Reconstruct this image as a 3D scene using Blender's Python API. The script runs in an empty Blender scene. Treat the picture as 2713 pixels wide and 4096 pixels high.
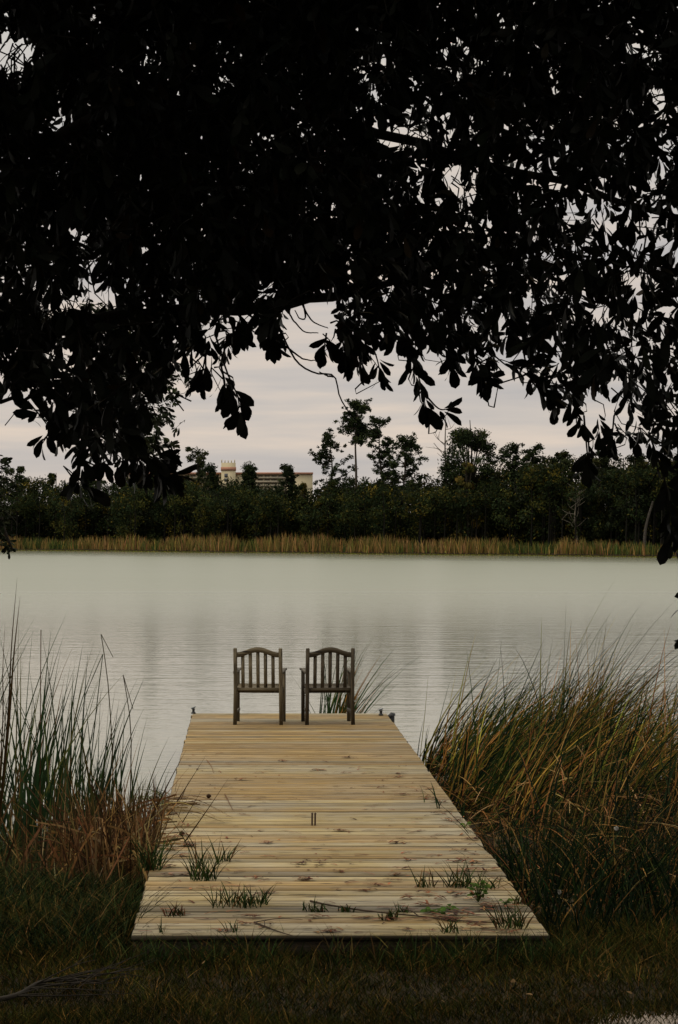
import bpy, math, random
import numpy as np
from mathutils import Vector, Matrix
R = np.random.default_rng(11)
random.seed(5)
S = bpy.context.scene
COL = S.collection
rad = math.radians
# ------------------------------------------------------------------ view numbers
F = 8640.0; CX, CY = 981.0, 2083.0; CAMZ = 2.42; K = 2713 / 1568.0
WATER = -0.45
def at(u, v, d):
    """photo pixel (of 1568 wide) at distance d -> world"""
    return np.array([(u * K - CX) / F * d, d, CAMZ + (CY - v * K) / F * d])
def deck(u, v, z=0.0):
    d = F * (CAMZ - z) / (v * K - CY)
    return np.array([(u * K - CX) / F * d, d, z])
def proj(P):
    return (CX + F * P[..., 0] / P[..., 1]) / K, (CY - F * (P[..., 2] - CAMZ) / P[..., 1]) / K
# ------------------------------------------------------------------ tagging
def tag(o, label=None, cat=None, group=None, kind=None):
    if label: o['label'] = label
    if cat: o['category'] = cat
    if group: o['group'] = group
    if kind: o['kind'] = kind
    return o
def empty(name, loc=(0, 0, 0), rz=0.0):
    o = bpy.data.objects.new(name, None); COL.objects.link(o)
    o.location = tuple(float(c) for c in loc); o.rotation_euler = (0, 0, rz); o.empty_display_size = .2
    return o
# ------------------------------------------------------------------ mesh building from arrays
class MB:
    def __init__(s): s.v = []; s.q = []; s.t = []; s.c = []; s.n = 0
    def add(s, V, Q=None, T=None, C=None):
        V = np.asarray(V, float).reshape(-1, 3)
        if Q is not None and len(Q): s.q.append(np.asarray(Q, int).reshape(-1, 4) + s.n)
        if T is not None and len(T): s.t.append(np.asarray(T, int).reshape(-1, 3) + s.n)
        if C is None: C = np.full((len(V), 3), .5)
        C = np.asarray(C, float)
        if C.ndim == 1: C = np.tile(C, (len(V), 1))
        s.v.append(V); s.c.append(C); s.n += len(V)
        return s
    def box(s, lo, hi, C=None, rot=None, about=None, bev=0.0):
        lo = np.array(lo, float); hi = np.array(hi, float)
        if bev > 0:
            V = []
            for z in (0, 1):
                pass
            b = bev; x0, y0, z0 = lo; x1, y1, z1 = hi
            # chamfered box: top ring inset (long edges)
            ring = lambda z, i: [(x0 + i, y0 + i, z), (x1 - i, y0 + i, z), (x1 - i, y1 - i, z), (x0 + i, y1 - i, z)]
            V = np.array(ring(z0, b) + ring(z0 + b, 0) + ring(z1 - b, 0) + ring(z1, b))
            Q = [(3, 2, 1, 0), (12, 13, 14, 15)]
            for k in range(3):
                for i in range(4):
                    j = (i + 1) % 4
                    Q.append((k * 4 + i, k * 4 + j, k * 4 + 4 + j, k * 4 + 4 + i))
        else:
            x0, y0, z0 = lo; x1, y1, z1 = hi
            V = np.array([(x0, y0, z0), (x1, y0, z0), (x1, y1, z0), (x0, y1, z0), (x0, y0, z1), (x1, y0, z1), (x1, y1, z1), (x0, y1, z1)])
            Q = [(3, 2, 1, 0), (4, 5, 6, 7), (0, 1, 5, 4), (1, 2, 6, 5), (2, 3, 7, 6), (3, 0, 4, 7)]
        if rot is not None:
            a = np.array(about if about is not None else (lo + hi) / 2)
            V = (V - a) @ np.array(rot).T + a
        return s.add(V, Q, None, C)
    def ribbons(s, P, W, side, C):
        """P N,K,3 ; W N,K half widths ; side N,3 or N,K,3 ; C N,3"""
        N, Kk, _ = P.shape
        if side.ndim == 2: side = side[:, None, :]
        L = P - side * W[..., None]; Rr = P + side * W[..., None]
        V = np.stack([L, Rr], 2).reshape(-1, 3)
        base = (np.arange(N) * Kk * 2)[:, None]; k = np.arange(Kk - 1)[None] * 2
        Q = np.stack([base + k, base + k + 1, base + k + 3, base + k + 2], -1).reshape(-1, 4)
        Cc = C if C.ndim == 3 else np.repeat(C[:, None, :], Kk, 1)
        return s.add(V, Q, None, np.repeat(Cc, 2, 1).reshape(-1, 3))
    def tubes(s, P, Rd, C, sides=5):
        P = np.asarray(P, float); N, Kk, _ = P.shape
        Rd = np.broadcast_to(np.asarray(Rd, float), (N, Kk))
        T = np.gradient(P, axis=1); T /= np.linalg.norm(T, axis=-1, keepdims=True) + 1e-9
        ref = np.where(np.abs(T[..., 2:3]) > .9, np.array([1., 0, 0]), np.array([0, 0, 1.]))
        A = np.cross(T, ref); A /= np.linalg.norm(A, axis=-1, keepdims=True) + 1e-9
        B = np.cross(T, A)
        th = np.arange(sides) / sides * 2 * np.pi
        ring = P[:, :, None, :] + Rd[:, :, None, None] * (A[:, :, None, :] * np.cos(th)[None, None, :, None] + B[:, :, None, :] * np.sin(th)[None, None, :, None])
        V = ring.reshape(-1, 3)
        n, k, i = np.meshgrid(np.arange(N), np.arange(Kk - 1), np.arange(sides), indexing='ij')
        j = (i + 1) % sides; b = n * Kk * sides
        Q = np.stack([b + k * sides + i, b + k * sides + j, b + (k + 1) * sides + j, b + (k + 1) * sides + i], -1).reshape(-1, 4)
        s.add(V, Q, None, np.asarray(C, float))
        return s
    def leaves(s, P, D, Nn, L, W, C, droop=.15):
        """P base points N,3; D unit dir; Nn unit normal; L,W lengths/half widths"""
        t = np.array([.14, .38, .64, .86]); w = np.array([.34, .74, 1., .78])
        N = len(P); Sd = np.cross(D, Nn); Sd /= np.linalg.norm(Sd, axis=1, keepdims=True) + 1e-9
        L = L[:, None]; W = W[:, None]
        pts = [P]
        for tt, ww in zip(t, w):
            c = P + D * L * tt - Nn * L * droop * tt * tt
            lift = Nn * W * ww * .28
            pts += [c - Sd * W * ww + lift, c + Sd * W * ww + lift]
        pts.append(P + D * L - Nn * L * droop)
        V = np.stack(pts, 1).reshape(-1, 3); b = (np.arange(N) * 10)[:, None]
        Q = np.concatenate([b + np.array([[1, 2, 4, 3]]), b + np.array([[3, 4, 6, 5]]), b + np.array([[5, 6, 8, 7]])], 0)
        T = np.concatenate([b + np.array([[0, 2, 1]]), b + np.array([[7, 8, 9]])], 0)
        return s.add(V, Q, T, np.repeat(C, 10, 0))
    def cards(s, P, L, W, C, flat=0.0):
        """small pointed leaf faces, random turn (far foliage)"""
        N = len(P)
        a = R.normal(size=(N, 3)); a[:, 2] *= 1 - flat; a /= np.linalg.norm(a, axis=1, keepdims=True)
        b = np.cross(a, R.normal(size=(N, 3))); b /= np.linalg.norm(b, axis=1, keepdims=True) + 1e-9
        L = np.broadcast_to(L, (N,))[:, None]; W = np.broadcast_to(W, (N,))[:, None]
        V = np.stack([P - a * L, P + b * W, P + a * L, P - b * W], 1).reshape(-1, 3)
        return s.add(V, (np.arange(N) * 4)[:, None] + np.arange(4)[None], None, np.repeat(C, 4, 0))
    def build(s, name, mat, parent=None, loc=None, smooth=False):
        V = np.concatenate(s.v); C = np.concatenate(s.c)
        Q = np.concatenate(s.q) if s.q else np.zeros((0, 4), int)
        T = np.concatenate(s.t) if s.t else np.zeros((0, 3), int)
        me = bpy.data.meshes.new(name)
        me.vertices.add(len(V)); me.vertices.foreach_set('co', V.astype(np.float32).ravel())
        nl = Q.size + T.size
        me.loops.add(nl); me.loops.foreach_set('vertex_index', np.concatenate([Q.ravel(), T.ravel()]).astype(np.int32))
        me.polygons.add(len(Q) + len(T))
        ls = np.concatenate([np.arange(len(Q)) * 4, Q.size + np.arange(len(T)) * 3]).astype(np.int32)
        me.polygons.foreach_set('loop_start', ls)
        if smooth: me.polygons.foreach_set('use_smooth', np.ones(len(ls), bool))
        me.update(calc_edges=True)
        at_ = me.attributes.new('Col', 'FLOAT_COLOR', 'POINT')
        at_.data.foreach_set('color', np.concatenate([C, np.ones((len(C), 1))], 1).astype(np.float32).ravel())
        me.materials.append(mat); me.validate()
        o = bpy.data.objects.new(name, me); COL.objects.link(o)
        if parent is not None: o.parent = parent
        if loc is not None: o.location = tuple(float(c) for c in loc)
        return o
def unit(a): return a / (np.linalg.norm(a, axis=-1, keepdims=True) + 1e-9)
def jit(col, n, amt=.25, hue=.08):
    c = np.tile(np.array(col, float), (n, 1)) if np.ndim(col) == 1 else np.array(col, float)
    return np.clip(c * np.exp(R.normal(0, amt, (n, 1))) * np.exp(R.normal(0, hue, (n, 3))), 0, 1)
def pick(cols, w, n):
    return np.array(cols)[R.choice(len(cols), n, p=np.array(w) / np.sum(w))]
def smooth_path(pts, n):
    """Catmull-Rom through pts -> n points"""
    p = np.array(pts, float); p = np.vstack([2 * p[0] - p[1], p, 2 * p[-1] - p[-2]])
    out = []
    for t in np.linspace(0, len(pts) - 1 - 1e-6, n):
        i = int(t); f = t - i; a, b, c, d = p[i:i + 4]
        out.append(.5 * (2 * b + (c - a) * f + (2 * a - 5 * b + 4 * c - d) * f * f + (3 * b - a - 3 * c + d) * f ** 3))
    return np.array(out)
def vnoise(x, y, z=0.0, seed=0):
    """cheap smooth noise in about -1..1"""
    r = np.random.default_rng(seed); o = 0
    for k in range(7):
        a, b, c, p = r.normal(size=4); f = .7 + .25 * k
        o = o + np.sin(f * (a * x + b * y + c * z) + p * 9) / 3
    return o
# ------------------------------------------------------------------ materials
def nodemat(name):
    m = bpy.data.materials.new(name); m.use_nodes = True
    nt = m.node_tree; b = nt.nodes['Principled BSDF']
    return m, nt, b
def N(nt, t, **kw):
    n = nt.nodes.new(t)
    for k, v in kw.items():
        if k.startswith('i_'): n.inputs[k[2:]].default_value = v
        else: setattr(n, k, v)
    return n
def mixc(nt, a, b, fac, mode='MIX'):
    n = N(nt, 'ShaderNodeMix', data_type='RGBA', blend_type=mode)
    for s, i in ((fac, 0), (a, 6), (b, 7)):
        if hasattr(s, 'links') or hasattr(s, 'is_linked'): nt.links.new(s, n.inputs[i])
        else: n.inputs[i].default_value = s
    return n.outputs[2]
def ramp(nt, src, stops):
    r = N(nt, 'ShaderNodeValToRGB'); e = r.color_ramp.elements
    while len(e) < len(stops): e.new(.5)
    for k, (p, c) in enumerate(stops):
        e[k].position = p; e[k].color = (*c, 1) if len(c) == 3 else c
    nt.links.new(src, r.inputs[0]); return r.outputs[0]
def foliage(name, rough=.6, spec=.3, trans=0.0, vary=.3):
    m, nt, b = nodemat(name)
    a = N(nt, 'ShaderNodeAttribute', attribute_name='Col')
    g = N(nt, 'ShaderNodeNewGeometry')
    no = N(nt, 'ShaderNodeTexNoise'); no.inputs['Scale'].default_value = 9.0
    nt.links.new(g.outputs['Position'], no.inputs['Vector'])
    mp = N(nt, 'ShaderNodeMapRange'); mp.inputs[3].default_value = 1 - vary; mp.inputs[4].default_value = 1 + vary
    nt.links.new(no.outputs[0], mp.inputs[0])
    cv = N(nt, 'ShaderNodeVectorMath', operation='SCALE')
    nt.links.new(a.outputs['Color'], cv.inputs[0]); nt.links.new(mp.outputs[0], cv.inputs['Scale'])
    nt.links.new(cv.outputs[0], b.inputs['Base Color'])
    b.inputs['Roughness'].default_value = rough; b.inputs['Specular IOR Level'].default_value = spec
    if trans > 0:
        t = N(nt, 'ShaderNodeBsdfTranslucent'); mx = N(nt, 'ShaderNodeMixShader'); mx.inputs[0].default_value = trans
        nt.links.new(cv.outputs[0], t.inputs[0])
        nt.links.new(b.outputs[0], mx.inputs[1]); nt.links.new(t.outputs[0], mx.inputs[2])
        nt.links.new(mx.outputs[0], nt.nodes['Material Output'].inputs[0])
    return m
M_LEAF = foliage('oak_leaf', .5, .14)
M_LEAF2 = foliage('small_leaf', .7, .05, .05)
M_BLADE = foliage('reed_blade', .8, .05, .25)
M_GRASS = foliage('grass_blade', .9, .03, .12)
M_FAR = foliage('far_foliage', .9, .03, .15)
M_BARK = foliage('bark', .9, .1, 0, .5)
M_PLAIN = foliage('painted_wall', .8, .2, 0, .06)
M_DEBRIS = foliage('dry_litter', .85, .1, 0, .4)
def metal(name, col, rough=.5, met=.0):
    m, nt, b = nodemat(name)
    no = N(nt, 'ShaderNodeTexNoise'); no.inputs['Scale'].default_value = 40
    c = ramp(nt, no.outputs[0], [(.3, tuple(x * .6 for x in col)), (.7, tuple(min(1, x * 1.4) for x in col))])
    nt.links.new(c, b.inputs['Base Color']); b.inputs['Roughness'].default_value = rough; b.inputs['Metallic'].default_value = met
    return m
M_BLACK = metal('black_rubber', (.012, .012, .013), .6)
M_RUST = metal('rusty_steel', (.06, .03, .018), .8, .2)
def wood(name, grain_axis, dark, mid, light, fine=70.0, attr=False, rough=.75):
    """weathered timber; grain runs along grain_axis of object space"""
    m, nt, b = nodemat(name)
    tc = N(nt, 'ShaderNodeTexCoord'); src = tc.outputs['Object']
    if attr:
        a = N(nt, 'ShaderNodeAttribute', attribute_name='Col')
        sc = N(nt, 'ShaderNodeVectorMath', operation='SCALE'); sc.inputs['Scale'].default_value = 61.0
        nt.links.new(a.outputs['Color'], sc.inputs[0])
        ad = N(nt, 'ShaderNodeVectorMath', operation='ADD'); nt.links.new(src, ad.inputs[0]); nt.links.new(sc.outputs[0], ad.inputs[1])
        src = ad.outputs[0]
    def nz(scale_long, scale_across, det, rough_=.6):
        mp = N(nt, 'ShaderNodeMapping'); s = [scale_across] * 3; s[grain_axis] = scale_long
        mp.inputs['Scale'].default_value = s; nt.links.new(src, mp.inputs['Vector'])
        n = N(nt, 'ShaderNodeTexNoise'); n.inputs['Scale'].default_value = 1; n.inputs['Detail'].default_value = det; n.inputs['Roughness'].default_value = rough_
        nt.links.new(mp.outputs[0], n.inputs['Vector']); return n.outputs[0]
    g1 = nz(1.6, fine, 4); g2 = nz(.5, 9, 3); g3 = nz(3.2, 24, 1)
    c = ramp(nt, g1, [(.3, dark), (.5, mid), (.68, light)])
    c = mixc(nt, c, (*[x * .55 for x in mid], 1), ramp(nt, g2, [(.46, (0, 0, 0)), (.70, (.8, .8, .8))]))
    g4 = nz(.9, 22, 2); c = mixc(nt, c, (*[x * .6 for x in dark], 1), ramp(nt, g4, [(.56, (0, 0, 0)), (.70, (.85, .85, .85))]))
    crack = ramp(nt, g3, [(.30, (1, 1, 1)), (.335, (0, 0, 0))])
    c = mixc(nt, c, (dark[0] * .25, dark[1] * .22, dark[2] * .2, 1), crack)
    if attr:
        # tint of each plank
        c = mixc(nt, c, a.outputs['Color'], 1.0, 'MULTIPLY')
        st = N(nt, 'ShaderNodeTexNoise'); st.inputs['Scale'].default_value = .9; st.inputs['Detail'].default_value = 5; st.inputs['Roughness'].default_value = .65
        nt.links.new(tc.outputs['Object'], st.inputs['Vector'])
        c = mixc(nt, c, (1.0, .90, .62, 1), ramp(nt, st.outputs[0], [(.40, (0, 0, 0)), (.60, (1, 1, 1))]), 'MULTIPLY')
        g5 = nz(2.2, 38, 3, .7); c = mixc(nt, c, (.50, .44, .38, 1), ramp(nt, g5, [(.50, (0, 0, 0)), (.68, (1, 1, 1))]), 'MULTIPLY')
    nt.links.new(c, b.inputs['Base Color']); b.inputs['Roughness'].default_value = rough; b.inputs['Specular IOR Level'].default_value = .25
    bp = N(nt, 'ShaderNodeBump'); bp.inputs['Strength'].default_value = .35; bp.inputs['Distance'].default_value = .004
    nt.links.new(g1, bp.inputs['Height']); nt.links.new(bp.outputs[0], b.inputs['Normal'])
    return m
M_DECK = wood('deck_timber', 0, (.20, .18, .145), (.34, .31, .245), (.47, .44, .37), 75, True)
M_CHAIRX = wood('teak_rail', 0, (.055, .041, .023), (.125, .097, .058), (.21, .17, .11), 90)
M_CHAIRY = wood('teak_arm', 1, (.04, .033, .024), (.09, .075, .055), (.16, .135, .10), 90)
M_CHAIRZ = wood('teak_post', 2, (.048, .036, .020), (.115, .089, .052), (.20, .16, .10), 90)
# ------------------------------------------------------------------ terrain
def sstep(a, b, x):
    t = np.clip((x - a) / (b - a), 0, 1); return t * t * (3 - 2 * t)
def shore(x):
    """distance of the near waterline"""
    return 18.6 + 6.0 * sstep(.2, 2.2, x) + .35 * vnoise(x * .8, 0, 0, 3) - 1.2 * sstep(-3, -9, x)
def farline(x):
    return np.maximum(210 - (x + 23.8) * .7106, 130) + .8 * np.sin(x * .35) + .5 * np.sin(x * .9 + 1)
def ground(x, y):
    x = np.asarray(x, float); y = np.asarray(y, float)
    lawn = -.15 + np.clip(11.5 - y, 0, 40) * .085
    lawn = lawn + .02 * vnoise(x * 1.3, y * 1.3, 0, 4) * sstep(3, 9, y) - .28 * sstep(12.6, 18, y) * sstep(13, 14.5, y + 1)
    s = shore(x)
    near = np.where(y < s - 1.5, lawn, lawn + (-.5 - lawn) * sstep(s - 1.5, s + .2, y))
    bed = -.52 - 1.8 * sstep(0, 9, y - s)
    z = np.where(y < s + .2, near, bed)
    f = farline(x)
    far = -2.3 + 2.05 * sstep(-6, 1.2, y - f) + .55 * sstep(2, 14, y - f)
    z = np.where(y > f - 8, np.maximum(z, far), z)
    return z
def axis(*segs):
    out = []
    for a, b, n in segs: out.append(np.linspace(a, b, n, endpoint=False))
    out.append([segs[-1][1]]); return np.concatenate(out)
gx = axis((-4000, -400, 10), (-400, -60, 34), (-60, -6, 54), (-6, 9, 75), (9, 90, 60), (90, 400, 31), (400, 4000, 10))
gy = axis((-200, -20, 6), (-20, 9, 29), (9, 28, 95), (28, 120, 23), (120, 290, 120), (290, 700, 20), (700, 6000, 12))
X, Y = np.meshgrid(gx, gy, indexing='ij'); Z = ground(X, Y)
g = MB(); ny = len(gy)
ii, jj = np.meshgrid(np.arange(len(gx) - 1), np.arange(ny - 1), indexing='ij')
q = np.stack([ii * ny + jj, (ii + 1) * ny + jj, (ii + 1) * ny + jj + 1, ii * ny + jj + 1], -1).reshape(-1, 4)
g.add(np.stack([X, Y, Z], -1), q)
m, nt, b = nodemat('soil')
tc = N(nt, 'ShaderNodeTexCoord')
n1 = N(nt, 'ShaderNodeTexNoise'); n1.inputs['Scale'].default_value = 6; n1.inputs['Detail'].default_value = 8
n2 = N(nt, 'ShaderNodeTexNoise'); n2.inputs['Scale'].default_value = 2.2; n2.inputs['Detail'].default_value = 6
for n_ in (n1, n2): nt.links.new(tc.outputs['Object'], n_.inputs['Vector'])
c = ramp(nt, n1.outputs[0], [(.3, (.010, .008, .005)), (.5, (.028, .020, .010)), (.7, (.05, .036, .02))])
sp = N(nt, 'ShaderNodeVectorMath', operation='DISTANCE'); sp.inputs[1].default_value = (2.0, 10.72, -.1)
nt.links.new(tc.outputs['Object'], sp.inputs[0])
sa = N(nt, 'ShaderNodeMath', operation='MULTIPLY_ADD'); sa.inputs[1].default_value = 1.0; nt.links.new(n2.outputs[0], sa.inputs[0]); nt.links.new(sp.outputs[1], sa.inputs[2])
c = mixc(nt, c, (.36, .30, .24, 1), ramp(nt, sa.outputs[0], [(.98, (1, 1, 1)), (1.0, (0, 0, 0))]))
sm = N(nt, 'ShaderNodeMapRange'); sm.inputs[1].default_value = .78; sm.inputs[2].default_value = .92; sm.inputs[3].default_value = 1; sm.inputs[4].default_value = 0
nt.links.new(sa.outputs[0], sm.inputs[0])
c2 = mixc(nt, ramp(nt, n1.outputs[0], [(.3, (.010, .008, .005)), (.5, (.028, .020, .010)), (.7, (.05, .036, .02))]), (.36, .29, .23, 1), sm.outputs[0])
nt.links.new(c2, b.inputs['Base Color']); b.inputs['Roughness'].default_value = .95; b.inputs['Specular IOR Level'].default_value = .1
bp = N(nt, 'ShaderNodeBump'); bp.inputs['Strength'].default_value = .8; bp.inputs['Distance'].default_value = .03
nt.links.new(n1.outputs[0], bp.inputs['Height']); nt.links.new(bp.outputs[0], b.inputs['Normal'])
tag(g.build('ground', m, smooth=True), kind='structure')
# water
w = MB(); wx = np.array([-900, 900.]); wy = np.array([8, 1000.])
w.add([(wx[0], wy[0], WATER), (wx[1], wy[0], WATER), (wx[1], wy[1], WATER), (wx[0], wy[1], WATER)], [(0, 1, 2, 3)])
m, nt, b = nodemat('lake_water')
b.inputs['Base Color'].default_value = (.222, .226, .165, 1); b.inputs['Roughness'].default_value = .04
b.inputs['IOR'].default_value = 1.33
geo = N(nt, 'ShaderNodeNewGeometry')
sx = N(nt, 'ShaderNodeSeparateXYZ'); nt.links.new(geo.outputs['Position'], sx.inputs[0])
def wnoise(sx_, sy_, det, rot=0.0):
    mp = N(nt, 'ShaderNodeMapping'); mp.inputs['Scale'].default_value = (sx_, sy_, 1); mp.inputs['Rotation'].default_value = (0, 0, rot)
    nt.links.new(geo.outputs['Position'], mp.inputs['Vector'])
    n_ = N(nt, 'ShaderNodeTexNoise'); n_.inputs['Scale'].default_value = 1; n_.inputs['Detail'].default_value = det; n_.inputs['Roughness'].default_value = .55
    nt.links.new(mp.outputs[0], n_.inputs['Vector']); return n_.outputs[0]
a1 = wnoise(1.7, 6.0, 3, .06); a2 = wnoise(.6, 1.9, 2, -.1); a3 = wnoise(.03, .10, 2)
ad = N(nt, 'ShaderNodeMath', operation='MULTIPLY_ADD'); ad.inputs[1].default_value = 1.5
nt.links.new(a2, ad.inputs[0]); nt.links.new(a1, ad.inputs[2])
dist = N(nt, 'ShaderNodeMapRange'); dist.interpolation_type = 'SMOOTHSTEP'; dist.inputs[1].default_value = 36; dist.inputs[2].default_value = 110; dist.inputs[3].default_value = .006; dist.inputs[4].default_value = .040
nt.links.new(sx.outputs[1], dist.inputs[0])
gust = N(nt, 'ShaderNodeMapRange'); gust.inputs[1].default_value = .35; gust.inputs[2].default_value = .65; gust.inputs[3].default_value = .75; gust.inputs[4].default_value = 1.25
nt.links.new(a3, gust.inputs[0])
mu = N(nt, 'ShaderNodeMath', operation='MULTIPLY'); nt.links.new(dist.outputs[0], mu.inputs[0]); nt.links.new(gust.outputs[0], mu.inputs[1])
sh = N(nt, 'ShaderNodeMath', operation='MULTIPLY_ADD'); sh.inputs[1].default_value = .7106; nt.links.new(sx.outputs[0], sh.inputs[0]); nt.links.new(sx.outputs[1], sh.inputs[2])
shm = N(nt, 'ShaderNodeMapRange'); shm.inputs[1].default_value = 150; shm.inputs[2].default_value = 184; shm.inputs[3].default_value = 1; shm.inputs[4].default_value = .08
nt.links.new(sh.outputs[0], shm.inputs[0])
mu2 = N(nt, 'ShaderNodeMath', operation='MULTIPLY'); nt.links.new(mu.outputs[0], mu2.inputs[0]); nt.links.new(shm.outputs[0], mu2.inputs[1]); mu = mu2
bp = N(nt, 'ShaderNodeBump'); bp.inputs['Strength'].default_value = 1.0
nt.links.new(ad.outputs[0], bp.inputs['Height']); nt.links.new(mu.outputs[0], bp.inputs['Distance'])
rg = N(nt, 'ShaderNodeMapRange', interpolation_type='SMOOTHSTEP'); rg.inputs[1].default_value = 36; rg.inputs[2].default_value = 105; rg.inputs[3].default_value = .07; rg.inputs[4].default_value = .32
nt.links.new(sx.outputs[1], rg.inputs[0])
mr = N(nt, 'ShaderNodeMath', operation='MULTIPLY'); nt.links.new(rg.outputs[0], mr.inputs[0])
shr = N(nt, 'ShaderNodeMapRange'); shr.inputs[1].default_value = 160; shr.inputs[2].default_value = 192; shr.inputs[3].default_value = 1; shr.inputs[4].default_value = .3
nt.links.new(sh.outputs[0], shr.inputs[0]); nt.links.new(shr.outputs[0], mr.inputs[1]); nt.links.new(mr.outputs[0], b.inputs['Roughness'])
nt.links.new(bp.outputs[0], b.inputs['Normal'])
tag(w.build('water', m), kind='structure')
# ------------------------------------------------------------------ dock
X0, X1, Y0, Y1 = -.664, 1.782, 12.62, 27.15
dock = tag(empty('dock', ((X0 + X1) / 2, Y0, 0)), 'weathered plank dock running from the grassy bank out over the lake', 'dock')
inv = np.array(dock.location)
mb = MB(); y = Y0; pitch = .1912; i = 0
while y < Y1 - .05:
    gap = (.014 if i < 26 else .011) + abs(R.normal(0, .005)) + (.010 if i in (9, 10, 12, 3) else 0)
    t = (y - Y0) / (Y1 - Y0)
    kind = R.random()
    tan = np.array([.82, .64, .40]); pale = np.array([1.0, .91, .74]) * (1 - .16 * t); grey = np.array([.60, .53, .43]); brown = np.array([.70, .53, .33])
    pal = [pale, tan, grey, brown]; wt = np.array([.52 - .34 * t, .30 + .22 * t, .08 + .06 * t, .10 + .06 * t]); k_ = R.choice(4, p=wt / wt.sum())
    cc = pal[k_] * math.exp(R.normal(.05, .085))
    if i == 0: cc = pale * .8
    if i == 4: cc = grey * .75
    o = R.normal(0, .004, 2)
    mb.box((X0 + o[0], y, -.036 + R.normal(0, .0012)), (X1 + o[1], min(y + pitch - gap, Y1), R.normal(0, .0012)), np.vstack([np.tile(cc * .16, (12, 1)), np.tile(cc, (4, 1))]), bev=.007)  # sides and chamfers coloured far darker: shade of the gaps painted in
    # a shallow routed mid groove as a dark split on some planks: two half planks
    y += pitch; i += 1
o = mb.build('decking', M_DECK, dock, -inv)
mb = MB(); mb.box((X0 + .01, Y0 + .012, -.17), (X1 - .01, Y0 + .05, -.040), (.11, .09, .07), bev=.003)
mb.build('end_board', M_DECK, dock, -inv)
for xs in (X0 + .03, X1 - .07):
    mb = MB(); mb.box((xs, Y0 + .052, -.22), (xs + .04, Y1 - .01, -.040), (.35, .29, .2)); mb.build('side_beam', M_DECK, dock, -inv)
for yy in np.arange(15.5, 27.2, 2.85):
    for xs in (X0 + .14, X1 - .14):
        mb = MB(); zz = np.linspace(-2.6, -.041, 5)
        mb.tubes(np.stack([np.full(5, xs), np.full(5, min(yy, 26.95)), zz], 1)[None], .075, (.2, .16, .11), 10); mb.build('piling', M_BARK, dock, -inv)
# two dark fittings at the far corners and the black capped post
def fitting(u, v, label):
    p = deck(u, v); t = tag(empty('mooring_cleat', p), label, 'cleat', 'cleats on the dock end')
    b_ = MB(); b_.box((-.028, -.03, 0.002), (.028, .03, .018), (.02, .02, .02), bev=.004)
    zz = np.array([.016, .03, .05, .06, .066]); rr = np.array([.02, .017, .017, .024, .008])
    b_.tubes(np.stack([np.zeros(5), np.zeros(5), zz], 1)[None], rr[None], (.02, .02, .02), 10)
    b_.build('base', M_BLACK, t)
    h_ = MB(); h_.tubes(np.array([[(-.03, 0, .066), (-.012, 0, .074), (.012, 0, .078), (.026, 0, .092)]]), np.array([[.006, .010, .010, .005]]), (.02, .02, .02), 8)
    h_.build('horn', metal('worn_steel', (.16, .17, .18), .5, .4), t)
fitting(447.5, 1650, 'small dark cleat on the left far corner of the dock')
fitting(881, 1654, 'small dark cleat on the right far corner of the dock')
t = tag(empty('mooring_post', (X1 + .035, 26.75, WATER)), 'black post with slanted top at the right far corner of the dock', 'post')
b_ = MB(); zz = np.array([-.9, .30, .44, .452]); b_.tubes(np.stack([np.zeros(4), np.zeros(4), zz], 1)[None], np.array([[.03, .032, .034, .030]]), (.02, .02, .02), 12); b_.build('shaft', M_BLACK, t)
b_ = MB(); b_.tubes(np.array([[(-.0, 0, .45), (-.004, 0, .475), (-.012, 0, .492)]]), np.array([[.046, .046, .01]]), (.02, .02, .02), 12); b_.build('cap', M_BLACK, t)
for (u, v, lb) in ((721.5, 1908, 'rusty upright peg in the dock boards, left one of a close pair'), (728.5, 1908, 'rusty upright peg in the dock boards, right one of a close pair')):
    p = deck(u, v); b_ = MB(); zz = np.array([-.03, .02, .085, .095, .10]); 
    b_.tubes(np.stack([np.zeros(5) + np.linspace(0, .003, 5), np.zeros(5), zz], 1)[None], np.array([[.007, .007, .007, .010, .004]]), (.05, .03, .02), 8)
    tag(b_.build('peg', M_RUST, None, p), lb, 'peg', 'pegs in the dock')
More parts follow.
